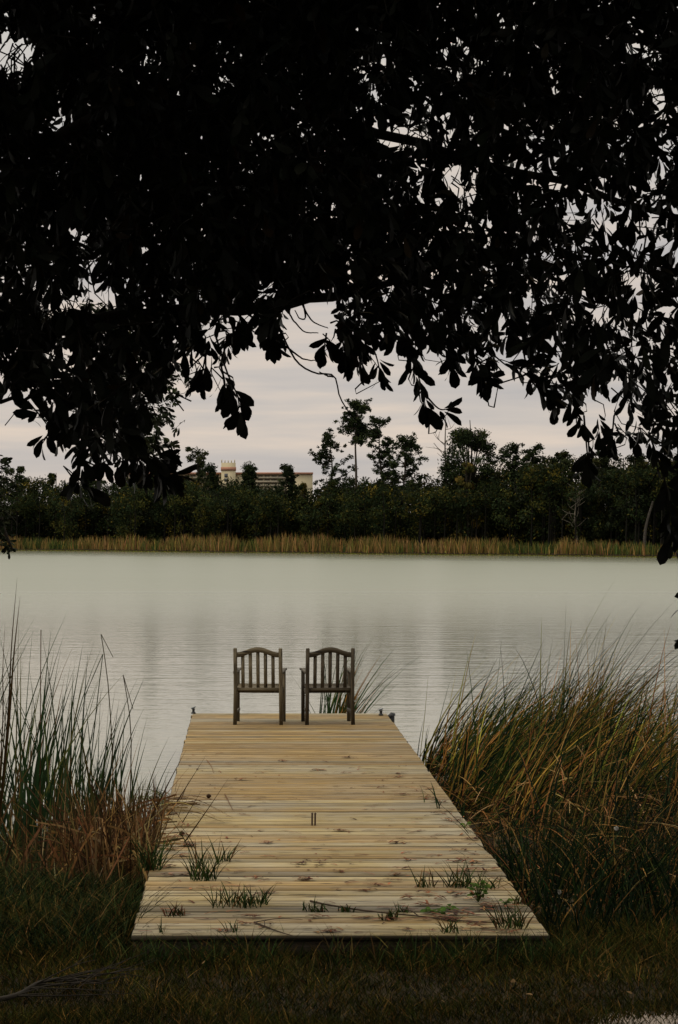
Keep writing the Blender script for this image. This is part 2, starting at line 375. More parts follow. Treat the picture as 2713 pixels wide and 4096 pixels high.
# ------------------------------------------------------------------ chairs
def rotx(a): c_, s_ = math.cos(a), math.sin(a); return [[1, 0, 0], [0, c_, -s_], [0, s_, c_]]
def make_chair(label):
    t = tag(empty('garden_chair'), label, 'chair', 'teak armchairs on the dock')
    hw = .29; pw = .043
    # back posts: straight to the seat, raked back above it
    for sgn in (-1, 1):
        xo = sgn * (hw - pw / 2)
        prof = [(-.012, 0), (0, .40), (-.012, .60), (-.055, .905)]
        b_ = MB(); V = []
        for k, (yy, zz) in enumerate(prof):
            fl = (.006 if zz == 0 else 0) * sgn; ww = pw / 2; dd = .022 if k < 3 else .018
            V += [(xo + fl - ww, yy - dd, zz), (xo + fl + ww, yy - dd, zz), (xo + fl + ww, yy + dd, zz), (xo + fl - ww, yy + dd, zz)]
        V += [(xo - ww + .006, -.055 - .012, .911), (xo + ww - .006, -.055 - .012, .911), (xo + ww - .006, -.055 + .012, .911), (xo - ww + .006, -.055 + .012, .911)]
        Q = [(3, 2, 1, 0), (16, 17, 18, 19)]
        for k in range(4):
            for i_ in range(4):
                j_ = (i_ + 1) % 4; Q.append((k * 4 + i_, k * 4 + j_, k * 4 + 4 + j_, k * 4 + 4 + i_))
        b_.add(V, Q); b_.build('rear_leg', M_CHAIRZ, t)
        b_ = MB(); xf = sgn * (hw - .012)
        b_.box((xf - .021, .43, 0), (xf + .021, .472, .615), bev=.003); b_.build('front_leg', M_CHAIRZ, t)
        b_ = MB(); xa = sgn * (hw - .016)
        nn = 12; yy = np.linspace(-.022, .52, nn); zz = .632 + .010 * np.sin((yy - .05) * 5); w_ = .026 + .010 * sstep(.1, .5, yy)
        yv = np.concatenate([yy]); L = np.stack([xa - w_, yv, zz], 1); Rr = np.stack([xa + w_, yv, zz], 1); lo = np.array([0, 0, -.024])
        off = sgn * .0
        V = np.stack([L, Rr, Rr + lo, L + lo], 1).reshape(-1, 3) + np.array([0, .046, 0]); Q = []
        for k in range(nn - 1):
            for i_ in range(4):
                j_ = (i_ + 1) % 4; Q.append((k * 4 + i_, k * 4 + j_, k * 4 + 4 + j_, k * 4 + 4 + i_))
        Q += [(3, 2, 1, 0), ((nn - 1) * 4, (nn - 1) * 4 + 1, (nn - 1) * 4 + 2, (nn - 1) * 4 + 3)]
        b_.add(V, Q); b_.build('armrest', M_CHAIRY, t)
        b_ = MB(); xs = sgn * (hw - .03)
        b_.box((xs - .011, .0225, .345), (xs + .011, .4295, .405), bev=.002); b_.build('side_rail', M_CHAIRY, t)
        b_ = MB(); b_.box((xs - .012, .0195, .135), (xs + .012, .4295, .165), bev=.002); b_.build('stretcher', M_CHAIRY, t)
        b_ = MB(); xb = sgn * (hw - .075)
        b_.box((xb - .026, .012, .378), (xb + .026, .04, .400)); b_.build('corner_block', M_CHAIRZ, t)
    # rear seat rail
    b_ = MB(); b_.box((-hw + pw + .0005, -.014, .404), (hw - pw - .0005, .012, .440), bev=.002); b_.build('back_rail', M_CHAIRX, t)
    b_ = MB(); b_.box((-hw + .0095, .4725, .34), (hw - .0095, .494, .408), bev=.002); b_.build('front_rail', M_CHAIRX, t)
    # seat slats
    b_ = MB(); ys = .035
    for k in range(7):
        sag = .010 * math.sin(math.pi * (k + .5) / 7)
        b_.box((-hw + pw * .55, ys, .418 + k * .003 - sag), (hw - pw * .55, ys + .056, .438 + k * .003 - sag), bev=.003); ys += .066
    b_.build('seat', M_CHAIRX, t)
    # arched top rail
    nn = 25; xs = np.linspace(-hw + pw + .0005, hw - pw - .0005, nn); s_ = xs / (hw - pw)
    arch = .5 + .5 * np.cos(np.pi * np.clip(s_, -1, 1)); top = .862 + .062 * arch ** .9; bot = .803 + .060 * arch
    yb = -.050
    V = np.stack([np.stack([xs, np.full(nn, yb - .013), bot], 1), np.stack([xs, np.full(nn, yb - .013), top - .003], 1), np.stack([xs, np.full(nn, yb - .009), top], 1), np.stack([xs, np.full(nn, yb + .009), top], 1), np.stack([xs, np.full(nn, yb + .013), top - .003], 1), np.stack([xs, np.full(nn, yb + .013), bot], 1)], 1).reshape(-1, 3); Q = []
    for k in range(nn - 1):
        for i_ in range(6):
            j_ = (i_ + 1) % 6; Q.append((k * 6 + j_, k * 6 + i_, k * 6 + 6 + i_, k * 6 + 6 + j_))
    b_ = MB(); b_.add(V, Q, [(0, 1, 2), (0, 2, 3), (0, 3, 4), (0, 4, 5)] + [tuple((nn - 1) * 6 + q_ for q_ in f_) for f_ in ((0, 2, 1), (0, 3, 2), (0, 4, 3), (0, 5, 4))])
    b_.build('top_rail', M_CHAIRX, t)
    for k in range(5):
        xk = (k - 2) * .0895; z1 = float(np.interp(xk, xs, bot)) + .012
        a_ = math.atan2(.045, z1 - .438); ln = math.hypot(.045, z1 - .438)
        b_ = MB(); b_.box((xk - .0205, -.008, .438), (xk + .0205, .008, .438 + ln), bev=.002, rot=rotx(a_), about=(xk, 0, .438))
        b_.build('back_slat', M_CHAIRZ, t)
    return t
ch = make_chair('weathered wooden armchair on the dock end, left of the pair, open water behind it')
p = deck(1033 / K, 2899 / K); ch.location = p; ch.rotation_euler.z = rad(-4.6)
M_CHAIRX = wood('dark_teak_rail', 0, (.030, .022, .013), (.064, .048, .029), (.12, .095, .062), 90)  # second chair's rails and posts in a darker wood tone
M_CHAIRZ = wood('dark_teak_post', 2, (.026, .019, .011), (.058, .043, .026), (.105, .082, .054), 90)
ch2 = make_chair('darker wooden armchair on the dock end, right of the pair, reeds showing behind it')
p = deck(1320 / K, 2899 / K); ch2.location = p; ch2.rotation_euler.z = rad(3.8)
# ------------------------------------------------------------------ blades
def blades(mb, B, H, W, az, lean, curve, col, nseg=5, droop=.0, face=None):
    n = len(B); t = np.linspace(0, 1, nseg + 1)[None]
    H = np.broadcast_to(H, (n,))[:, None]; lean = np.broadcast_to(lean, (n,))[:, None]; curve = np.broadcast_to(curve, (n,))[:, None]
    droop = np.broadcast_to(droop, (n,))[:, None]; W = np.broadcast_to(W, (n,))[:, None]
    hd = H * (lean * t + curve * t * t)
    vz = H * (t - .25 * (lean ** 2) * t - droop * t ** 3)
    P = np.stack([B[:, 0:1] + hd * np.cos(az)[:, None], B[:, 1:2] + hd * np.sin(az)[:, None], B[:, 2:3] + vz], -1)
    ww = W * np.clip(1 - t ** 3.2, .05, 1) * (.75 + .25 * np.sin(np.pi * np.clip(t * 1.3, 0, 1)))
    f = (R.uniform(-.9, .9, n) if face is None else face)
    side = np.stack([np.cos(f), np.sin(f), np.zeros(n)], 1)
    mb.ribbons(P, ww, side, col)
def scatter(n, x0, x1, y0, y1, keep=None):
    out = np.zeros((0, 2))
    while len(out) < n:
        c_ = np.stack([R.uniform(x0, x1, n), R.uniform(y0, y1, n)], 1)
        if keep is not None: c_ = c_[keep(c_[:, 0], c_[:, 1])]
        out = np.vstack([out, c_])
    out = out[:n]; return np.column_stack([out, ground(out[:, 0], out[:, 1])])
GREEN = (.030, .050, .014); OLIVE = (.075, .075, .018); STRAW = (.22, .14, .055); RUST = (.15, .075, .028); PALE = (.34, .25, .13); DKGREEN = (.014, .026, .012)
# --- lawn (short turf round the dock's near end)
on_dock = lambda x, y: (x > X0 - .02) & (x < X1 + .02) & (y > Y0 - .01)
def lawn_ok(x, y):
    sand = np.hypot(x - 2.05, y - 10.68) + .25 * vnoise(x * 5, y * 5, 0, 9)
    return ~on_dock(x, y) & ((sand > .38) | (R.random(len(x)) < .12))
mb = MB()
n = 110000; B = scatter(n, -3.2, 5.0, 9.6, 14.2, lawn_ok)
pn = vnoise(B[:, 0] * 1.8, B[:, 1] * 1.8, 0, 21) + .5 * vnoise(B[:, 0] * 6, B[:, 1] * 6, 0, 22)
c_ = pick([(.026, .030, .006), (.050, .038, .008), (.13, .075, .020), (.008, .012, .004)], [.42, .26, .12, .2], n)
c_ = jit(c_ * np.where(pn > .3, 1.25, .85)[:, None], n, .3)
H_ = R.uniform(.025, .075, n) * (1 + .35 * np.clip(pn, -1, 1)) * (1 + .9 * sstep(12.1, 12.7, B[:, 1]))
blades(mb, B, H_, R.uniform(.0014, .0032, n), R.uniform(0, 6.28, n), R.uniform(.1, 1.1, n), R.uniform(0, .8, n), c_, 3)
n = 900; cx_ = R.choice([-.5, -.2, .1, .55, .95, 1.15, 1.3, 1.5, 1.6, 1.75, 1.9, -.72], n); B = np.column_stack([cx_ + R.normal(0, .10, n), R.uniform(12.28, 12.59, n), np.zeros(n)]); B[:, 2] = ground(B[:, 0], B[:, 1])
blades(mb, B, R.uniform(.08, .26, n), R.uniform(.0022, .004, n), R.uniform(0, 6.28, n), R.uniform(.1, .6, n), R.uniform(0, .8, n), jit(pick([(.018, .032, .009), (.034, .045, .012), (.09, .06, .02)], [.5, .3, .2], n), n, .3), 5, R.uniform(0, .3, n))
tag(mb.build('lawn_grass', M_GRASS), 'short dark green and brown grass on the bank before the dock', 'grass', kind='stuff')
# --- rough long grass on the left bank
mb = MB(); n = 30000
B = scatter(n, -4.2, -.68, 12.6, 18.9)
pn = vnoise(B[:, 0] * 2.2, B[:, 1] * 2.2, 0, 31)
c_ = pick([(.016, .026, .008), (.034, .038, .010), (.11, .068, .022), (.007, .013, .006)], [.38, .20, .14, .28], n)
blades(mb, B, R.uniform(.12, .34, n) * (1 + .35 * pn) * (.55 + .45 * sstep(12.6, 13.8, B[:, 1])), R.uniform(.002, .0042, n), R.uniform(0, 6.28, n), R.uniform(.1, .8, n), R.uniform(.1, .9, n), jit(c_, n, .3), 5, R.uniform(0, .25, n))
tag(mb.build('bank_grass', M_GRASS), 'long tangled dark green grass on the bank left of the dock', 'grass', kind='stuff')
# --- left reeds: green cattail leaves standing in the water's edge
mb = MB(); n = 350
cl = scatter(46, -3.2, -.95, 17.9, 20.6); k_ = R.integers(0, 46, n)
B = cl[k_] + np.column_stack([R.normal(0, .07, n), R.normal(0, .10, n), np.zeros(n)]); B[:, 2] = np.maximum(ground(B[:, 0], B[:, 1]), WATER - .2)
tall = .62 + .38 * sstep(-.9, -2.0, B[:, 0])
c_ = pick([(.018, .036, .014), (.028, .045, .014), (.07, .07, .018), (.10, .055, .02)], [.5, .3, .1, .1], n)
blades(mb, B, (.7 + 1.55 * R.random(n) ** 1.4) * tall, R.uniform(.0055, .0115, n), R.normal(0, .7, n) + np.where(R.random(n) < .25, np.pi, 0), np.abs(R.normal(0.05, .12, n)), R.uniform(0, .22, n), jit(c_, n, .25), 7, R.uniform(0, .08, n))
# extra thick tufts low down
n = 120; k_ = R.integers(0, 46, n)
B = cl[k_] + np.column_stack([R.normal(0, .05, n), R.normal(0, .05, n), np.zeros(n)]); B[:, 2] = np.maximum(ground(B[:, 0], B[:, 1]), WATER - .2)
blades(mb, B, R.uniform(.35, .95, n), R.uniform(.004, .008, n), R.uniform(0, 6.28, n), np.abs(R.normal(0, .15, n)), R.uniform(0, .2, n), jit((.014, .028, .011), n, .25), 6)
tag(mb.build('reeds', M_BLADE), 'thin green cattail reeds standing in the water left of the dock', 'reeds', kind='stuff')
# --- dead broken brown reeds at their foot
mb = MB(); n = 900
B = scatter(n, -2.2, -.68, 15.6, 19.2, lambda x, y: R.random(len(x)) < (.03 + .97 * sstep(-1.75, -.9, x))); 
c_ = jit(pick([STRAW, RUST, (.04, .022, .010), PALE], [.12, .26, .59, .03], n), n, .35)
blades(mb, B, R.uniform(.25, .78, n), R.uniform(.004, .009, n), R.uniform(0, 6.28, n), np.abs(R.normal(0, .28, n)), R.uniform(-.1, .25, n), c_, 4)
# fallen, criss-cross straws
n = 280; B = scatter(n, -2.2, -.62, 15.8, 18.8, lambda x, y: R.random(len(x)) < (.03 + .97 * sstep(-1.75, -.9, x)))
az = R.uniform(0, 6.28, n); L_ = R.uniform(.2, .7, n); el = R.uniform(-.2, 1.35, n); z0 = R.uniform(.02, .42, n)
t = np.linspace(0, 1, 4)[None]
dx = np.cos(az) * np.cos(el); dy = np.sin(az) * np.cos(el) * .6; dz = np.sin(el) * .7
P = np.stack([B[:, 0:1] + dx[:, None] * (t - .3) * L_[:, None], B[:, 1:2] + dy[:, None] * (t - .3) * L_[:, None], B[:, 2:3] + z0[:, None] + dz[:, None] * t * L_[:, None] - .12 * t * t], -1)
P[..., 2] = np.maximum(P[..., 2], ground(P[..., 0], P[..., 1]) + .02)
P[..., 2] = np.where((P[..., 0] > X0 - .02), np.maximum(P[..., 2], .02), P[..., 2])
mb.ribbons(P, np.broadcast_to(R.uniform(.003, .0085, n)[:, None], (n, 4)), unit(np.stack([R.normal(0, .5, n), R.normal(0, .3, n), np.ones(n)], 1)), jit(pick([STRAW, RUST, PALE, (.07, .036, .016)], [.24, .34, .08, .34], n), n, .35))
n = 46; B = scatter(n, -1.75, -.68, 15.7, 18.2); az = R.choice([0, np.pi], n) + R.normal(0, .5, n)
blades(mb, B, R.uniform(.5, 1.25, n), R.uniform(.006, .011, n), az, R.uniform(.3, 1.1, n), R.uniform(-.1, .1, n), jit(pick([STRAW, RUST, (.22, .15, .07), (.04, .022, .010)], [.22, .3, .1, .38], n), n, .3), 4, 0)
n = 18; B = scatter(n, -1.55, -.70, 15.3, 16.4); B[:, 2] += R.uniform(.3, .6, n); az = R.uniform(0, 6.28, n)
P = np.stack([B, B + np.stack([.10 * np.cos(az), -R.uniform(.0, .15, n), -R.uniform(.12, .2, n)], 1), B + np.stack([.22 * np.cos(az), -R.uniform(.1, .3, n), -R.uniform(.3, .5, n)], 1)], 1)
P[..., 2] = np.maximum(P[..., 2], ground(P[..., 0], P[..., 1]) + .02)
mb.ribbons(P, np.broadcast_to(R.uniform(.005, .010, n)[:, None], (n, 3)), unit(np.stack([np.ones(n), R.normal(0, .3, n), R.normal(0, .2, n)], 1)), jit(pick([(.24, .16, .08), STRAW, RUST], [.3, .3, .4], n), n, .25))
tag(mb.build('dead_reeds', M_BLADE), 'broken brown dead reeds tangled at the left edge of the dock', 'reeds', kind='stuff')
# --- right bed: leaning green blades, upright ones, and a dry tangle below
mb = MB()
def right_ok(x, y): return (x > X1 + .06) & (x < 8)
n = 2700; cl = scatter(120, 1.9, 3.5, 19.3, 24.9, right_ok); B = cl[R.integers(0, 120, n)] + np.column_stack([np.abs(R.normal(0, .09, n)), R.normal(0, .10, n), np.zeros(n)])
c_ = jit(pick([(.016, .031, .008), (.11, .10, .017), (.28, .16, .034), (.006, .012, .005), (.22, .095, .026)], [.32, .17, .10, .32, .09], n), n, .32)
blades(mb, B, .6 + 1.25 * R.random(n) ** 1.5, R.uniform(.0038, .0085, n), R.normal(.0, .5, n), np.clip(R.normal(.66, .30, n), .0, 1.3), R.uniform(-.1, .6, n), c_, 8, R.uniform(0, .34, n))
n = 3400; cl = scatter(240, 2.4, 8, 15.6, 24.0, lambda x, y: x > 2.35 + .16 * (y - 18)); B = cl[R.integers(0, 240, n)] + np.column_stack([R.normal(0, .10, n), R.normal(0, .12, n), np.zeros(n)])
pn = vnoise(B[:, 0] * 1.2, B[:, 1] * 1.2, 0, 41)
c_ = jit(pick([(.016, .027, .008), (.09, .075, .016), (.27, .15, .046), (.006, .011, .005), (.19, .08, .025)], [.28, .12, .13, .36, .11], n), n, .32)
blades(mb, B, (.6 + 1.5 * R.random(n) ** 1.5) * (1 + .14 * pn) * (.62 + .38 * sstep(15.5, 19, B[:, 1])), R.uniform(.0036, .008, n), R.normal(.2, .9, n), np.abs(R.normal(.18, .20, n)), R.uniform(0, .55, n), c_, 8, R.uniform(0, .28, n))
n = 260; B = scatter(n, 2.3, 6.5, 17.5, 23.5, lambda x, y: x > 2.2 + .12 * (y - 18)); B[:, 2] += R.uniform(.15, .8, n); az = R.uniform(0, 6.28, n); L_ = R.uniform(.25, .7, n)
P = np.stack([B, B + np.stack([.35 * L_ * np.cos(az), .3 * L_ * np.sin(az), .45 * L_], 1), B + np.stack([.9 * L_ * np.cos(az), .6 * L_ * np.sin(az), R.uniform(-.2, .5, n) * L_], 1)], 1)
mb.ribbons(P, R.uniform(.003, .006, n)[:, None] * np.array([[1, 1, .5]]), unit(np.stack([R.normal(0, 1, n), R.normal(0, .5, n), R.normal(0, 1, n)], 1)), jit(pick([(.26, .13, .045), (.16, .08, .03), (.36, .22, .09), (.03, .04, .011)], [.3, .3, .15, .25], n), n, .3))
tag(mb.build('marsh_grass', M_BLADE), 'tall wind-leaned green and straw marsh grass right of the dock', 'marsh grass', kind='stuff')
mb = MB(); n = 7500; B = scatter(n, 1.84, 6.5, 14.2, 23.8, right_ok)
hmax = np.clip(.10 + (B[:, 0] - 1.8) * .5, .08, .62) * (.6 + .4 * sstep(14, 17, B[:, 1]))
az = R.uniform(0, 6.28, n); L_ = R.uniform(.12, .5, n); el = R.normal(.15, .55, n)
t = np.linspace(0, 1, 5)[None]; u_ = R.random(n) ** .6
P = np.stack([B[:, 0:1] + np.cos(az)[:, None] * np.cos(el)[:, None] * t * L_[:, None], B[:, 1:2] + np.sin(az)[:, None] * np.cos(el)[:, None] * t * L_[:, None], B[:, 2:3] + (hmax * u_)[:, None] + np.sin(el)[:, None] * t * L_[:, None] - .22 * t * t * L_[:, None]], -1)
P[..., 0] = np.maximum(P[..., 0], X1 + .02); P[..., 2] = np.maximum(P[..., 2], ground(P[..., 0], P[..., 1]) + .01)
mb.ribbons(P, R.uniform(.002, .005, n)[:, None] * np.array([[.8, 1, 1, .8, .15]]), unit(np.stack([R.normal(0, 1, n), R.normal(0, .5, n), R.normal(0, 1, n)], 1)), jit(pick([(.15, .070, .024), (.28, .15, .05), (.015, .009, .005), (.02, .024, .007), (.45, .29, .12)], [.22, .12, .50, .11, .05], n), n, .3))
tag(mb.build('dry_grass', M_BLADE), 'matted dry brown grass lying along the right side of the dock', 'dry grass', kind='stuff')
mb = MB(); n = 3600; B = scatter(n, 1.86, 6.0, 12.95, 17.0, right_ok)
c_ = jit(pick([(.005, .010, .004), (.010, .020, .006), (.03, .034, .009), (.12, .065, .02)], [.52, .30, .11, .07], n), n, .28)
blades(mb, B, R.uniform(.25, .85, n) * (.35 + .65 * sstep(12.9, 14.0, B[:, 1])), R.uniform(.003, .0065, n), R.uniform(0, 6.28, n), np.abs(R.normal(.2, .25, n)), R.uniform(.0, .7, n), c_, 7, R.uniform(0, .35, n))
tag(mb.build('sedge', M_BLADE), 'dark green sedge in the shade right of the dock', 'sedge', kind='stuff')
# --- things standing out among them
def clump(name, label, cat, p, n, hmin, hmax, w, spread, lean, curve, cols, wts, az=None, droop=.1, group=None, zmin=None, mat=None):
    B = np.column_stack([np.clip(R.normal(0, spread, n), -1.5 * spread, 1.5 * spread), np.clip(R.normal(0, spread, n), -1.5 * spread, 1.5 * spread) * .7, np.zeros(n)])
    a_ = R.uniform(0, 6.28, n) if az is None else R.normal(az[0], az[1], n)
    mb = MB(); blades(mb, B, R.uniform(hmin, hmax, n), R.uniform(w * .7, w * 1.3, n), a_, np.abs(R.normal(lean, lean * .5, n)), R.uniform(0, curve, n), jit(pick(cols, wts, n), n, .25), 6, R.uniform(0, droop, n))
    return tag(mb.build(name, mat or M_BLADE, None, p), label, cat, group)
pz = np.array([1.06, 28.0, WATER - .3])
o = clump('reed_clump', 'clump of green reeds in the water behind the right chair', 'reeds', pz, 80, .75, 1.75, .010, .09, .26, .45, [(.016, .034, .010), (.06, .07, .014), (.14, .07, .02)], [.6, .25, .15], (.15, .9))
p = at(-14, 1600, 15.5); p[2] = ground(p[0], p[1])
mb = MB()
for (tu, tv, w_) in ((40, 1335, .007), (47, 1378, .009), (12, 1440, .005), (24, 1590, .004)):
    e_ = at(tu, tv, 15.4) - p; mid = at(2 + (tu - 2) * .38, 1690, 15.4) - p
    P = smooth_path([(-.02, 0, 0), mid, mid * .45 + e_ * .55 + np.array([-.008, 0, .0]), e_], 12)
    wv = w_ * np.clip(1.05 - np.linspace(0, 1, 12) ** 2, .06, 1)
    mb.ribbons(P[None], wv[None], np.array([[.94, .33, 0]]), jit((.06, .038, .014), 1, .2))
tag(mb.build('cattail', M_BLADE, None, p), 'tallest brown-green cattail leaves at the far left of the reeds', 'cattail')
def stalk(label, pts, d, w_, col):
    P = np.array([at(u, v, d) for u, v in pts]); b0 = P[0].copy(); gz = max(ground(b0[0], b0[1]), WATER - .15)
    base = b0.copy(); base[2] = gz; pp = np.vstack([base, P]) - base
    Q = pp if len(pp) <= 3 else np.vstack([smooth_path(pp[:-1], 9), pp[-1:]])
    mb = MB(); mb.ribbons(Q[None], np.linspace(w_, w_ * .5, len(Q))[None], np.array([[1., .1, 0]]), jit(col, 1, .1)); 
    return tag(mb.build('reed_stalk', M_BLADE, None, base), label, 'reed', 'single reed stalks left of the dock')
stalk('straight broken brown reed stalk standing above the left reeds', [(93, 1800), (94, 1600), (95, 1456)], 18.6, .007, (.07, .032, .014))
stalk('tall dark reed with its tip snapped over, nearest the open water', [(262, 1900), (260, 1740), (250, 1580), (234, 1466), (262, 1520)], 18.2, .006, (.05, .035, .014))
stalk('reed with a long leaf bent sharply down in the left reeds', [(205, 1830), (222, 1650), (238, 1512), (196, 1610)], 18.4, .006, (.024, .034, .012))
stalk('arched reed leaf reaching right from the left reeds', [(300, 1900), (303, 1690), (285, 1560), (308, 1640)], 18.0, .006, (.04, .03, .012))
mb = MB(); p0 = at(400, 1745, 22.0); p0[0] = X0 - .03; p0[2] = WATER
for k in range(34):
    a_ = R.uniform(2.2, 4.2); L_ = R.uniform(.12, .42)
    q0 = np.array([R.uniform(-.12, 0), R.uniform(-.5, .5), .0]); 
    pts = [q0, q0 + [math.cos(a_) * L_ * .5, math.sin(a_) * L_ * .4, R.uniform(.03, .10)], q0 + [math.cos(a_) * L_, math.sin(a_) * L_ * .6, R.uniform(.0, .14)]]
    P = smooth_path(pts, 6); mb.ribbons(P[None], np.array([[.004, .005, .005, .005, .004, .001]]), unit(R.normal(size=(1, 3))), jit((.09, .10, .03), 1, .3))
tag(mb.build('water_weed', M_BLADE, None, p0), 'trailing green weed on the water beside the left dock edge', 'water weed')
# straws lying over the left edge of the deck
mb = MB()
for k in range(26):
    a_ = deck(R.uniform(340, 395), R.uniform(1845, 1880), R.uniform(.03, .10)); e_ = deck(R.uniform(400, 545), R.uniform(1850, 1915), .012)
    a_[0] = min(a_[0], X0 + .02)
    P = smooth_path([a_, (a_ * .5 + e_ * .5) + [0, 0, R.uniform(.02, .10)], e_], 7)
    mb.ribbons(P[None], np.array([[.004, .005, .006, .006, .005, .004, .001]]), unit(np.array([[.1, 1, R.uniform(-.5, .5)]])), jit(pick([STRAW, RUST, (.08, .04, .02)], [.3, .4, .3], 1), 1, .25))
tag(mb.build('fallen_reeds', M_BLADE), 'spray of dry brown reeds fallen across the left edge of the dock', 'reeds')
# ------------------------------------------------------------------ weeds and litter on the deck
WG = [(.018, .034, .010), (.034, .055, .014), (.10, .06, .022)]
def tuft(u, v, n, h, spread, label, lean=.35, cols=None, w=.004):
    return clump('grass_tuft', label, 'grass tuft', deck(u, v, -.004), int(n * 1.2), h * .2, h * .85, w, spread, lean, .5, cols or WG, [.5, .35, .15], None, .25, 'grass tufts growing through the dock', mat=M_GRASS)
tuft(470, 2035, 46, .30, .055, 'widest spiky grass tuft on the left half of the dock')
tuft(462, 2010, 9, .52, .02, 'tallest thin grass stems on the left half of the dock', .3)
tuft(518, 1992, 16, .24, .03, 'upright grass tuft near the left edge, farthest out from the bank')
tuft(505, 2000, 8, .36, .02, 'sparse tall grass sprig beside the farthest left tuft', .3)
tuft(548, 2094, 60, .20, .10, 'broad dense mat of grass growing in the dark plank left of centre')
tuft(603, 2092, 14, .20, .03, 'small fan of grass at the right end of the dense grass mat')
tuft(712, 2106, 10, .14, .025, 'short thin grass sprig left of the long twig')
tuft(740, 2108, 20, .09, .035, 'low cushion of grass at the dark plank near dock centre')
tuft(800, 2108, 16, .08, .03, 'low cushion of grass under the long twig')
tuft(898, 2126, 30, .10, .035, 'dark compact grass cushion near the dock front, right of centre')
tuft(936, 2110, 16, .10, .03, 'short grass tuft just above the twig, right of centre')
tuft(985, 2052, 18, .22, .035, 'spiky grass tuft left of the long row of grass on the right')
tuft(1052, 2052, 26, .24, .05, 'sprawling grass tuft at the left end of the right-hand row', .6)
tuft(1085, 2053, 22, .26, .05, 'middle grass tuft of the right-hand row', .6)
tuft(1130, 2056, 18, .20, .04, 'grass tuft at the right end of the right-hand row', .6)
tuft(1182, 2146, 44, .26, .06, 'large grass tuft at the right front corner of the dock')
tuft(405, 2118, 26, .14, .04, 'reddish green grass tuft near the left front corner of the dock', cols=[(.03, .04, .014), (.10, .04, .02), (.06, .05, .02)])
tuft(372, 2157, 5, .16, .012, 'single grass sprig at the front edge, left corner of the dock', .15)
tuft(536, 2156, 8, .14, .02, 'grass sprig poking over the front edge, left of centre', .2)
tuft(1042, 2158, 18, .16, .03, 'dark grass tuft poking over the front edge, right of centre', .4)
tuft(345, 2012, 60, .42, .05, 'big overhanging grass tuft on the left edge of the dock', .5)
tuft(388, 1957, 12, .10, .02, 'tiny brown-green tuft by the left dock edge', cols=[(.08, .05, .02), (.03, .04, .014), (.1, .05, .02)])
tuft(1138, 1972, 14, .26, .025, 'thin brown stems at the right dock edge', .3, [(.09, .05, .025), (.04, .035, .015), (.12, .06, .03)], .003)
tuft(1205, 2092, 26, .12, .035, 'low reddish green cushion near the right dock edge', cols=[(.05, .06, .016), (.12, .05, .022), (.06, .07, .02)])
tuft(1014, 1870, 3, .36, .006, 'dark leaning reed shoot growing through the right side of the dock', .25, [(.014, .026, .010)] * 3, .007)
tuft(1071, 1893, 4, .42, .008, 'pair of upright green reed shoots at the right dock edge', .05, [(.014, .028, .010)] * 3, .007)
tuft(982, 1856, 2, .28, .003, 'thin upright green stem on the right side of the dock', .02, [(.04, .06, .02)] * 3, .0028)
def leafy(u, v, n, r, h, label):
    p = deck(u, v); t = tag(empty('clover_plant', p), label, 'weed', 'leafy weeds on the dock')
    a_ = R.uniform(0, 6.28, n); rr = .75 * r * np.sqrt(R.random(n)); zz = h * (.3 + .7 * R.random(n)) 
    P = np.stack([rr * np.cos(a_), rr * np.sin(a_), zz], 1)
    D = unit(np.stack([np.cos(a_), np.sin(a_), R.uniform(-.2, .5, n)], 1)); Nn = unit(np.array([0, -.35, 1.]) + R.normal(0, .35, (n, 3)))
    mb = MB(); mb.leaves(P, D, Nn, R.uniform(.025, .05, n), R.uniform(.010, .018, n), jit((.055, .095, .018), n, .25)); mb.build('leaf', M_GRASS, t)
    st = MB(); st.tubes(np.stack([np.zeros((n, 3)), P * [.5, .5, .6], P], 1), .0016, (.05, .07, .02), 4); st.build('stem', M_GRASS, t)
leafy(1106, 2086, 34, .055, .13, 'bright green leafy weed below the right-hand row of grass')
leafy(1167, 2092, 10, .03, .03, 'small flat weed between the leafy weed and the right dock edge')
leafy(1003, 2112, 26, .07, .025, 'low yellow-green weed patch on the right half of the dock front')
leafy(1075, 1912, 8, .03, .03, 'small bright green seedling by the right dock edge')
leafy(1040, 2104, 9, .025, .03, 'tiny green seedling on the twig, right half of the dock')
def twig(label, pts, r, col=(.06, .042, .03), forks=()):
    P = smooth_path([deck(u, v, .006 + R.uniform(0, .008)) for u, v in pts], 14); o_ = P[0].copy()
    mb = MB(); mb.tubes((P - o_)[None], np.linspace(r, r * .4, 14)[None], col, 6)
    for a_, b2 in forks:
        q_ = P[a_] - o_; e_ = deck(*b2, .02) - o_; mb.tubes(smooth_path([q_, (q_ + e_) / 2 + [0, 0, .015], e_], 6)[None], np.linspace(r * .6, r * .25, 6)[None], col, 5)
    tag(mb.build('twig', M_BARK, None, o_), label, 'twig', 'twigs lying on the dock')
twig('long thin curved twig lying across the right half of the dock front', [(718, 2083), (760, 2092), (850, 2106), (960, 2117), (1060, 2128), (1140, 2132)], .007, forks=((4, (800, 2093)), (8, (930, 2103))))
twig('short forked twig at the dock front, left of centre', [(588, 2132), (640, 2152), (676, 2163)], .006, forks=((0, (700, 2126)), (3, (610, 2128))))
twig('slender pale straw lying on the left side of the dock', [(478, 1757), (488, 1770), (494, 1786)], .004, (.16, .08, .035))
twig('dark curved straw lying beside the fallen reeds', [(520, 1836), (528, 1852), (538, 1872)], .005, (.12, .06, .03))
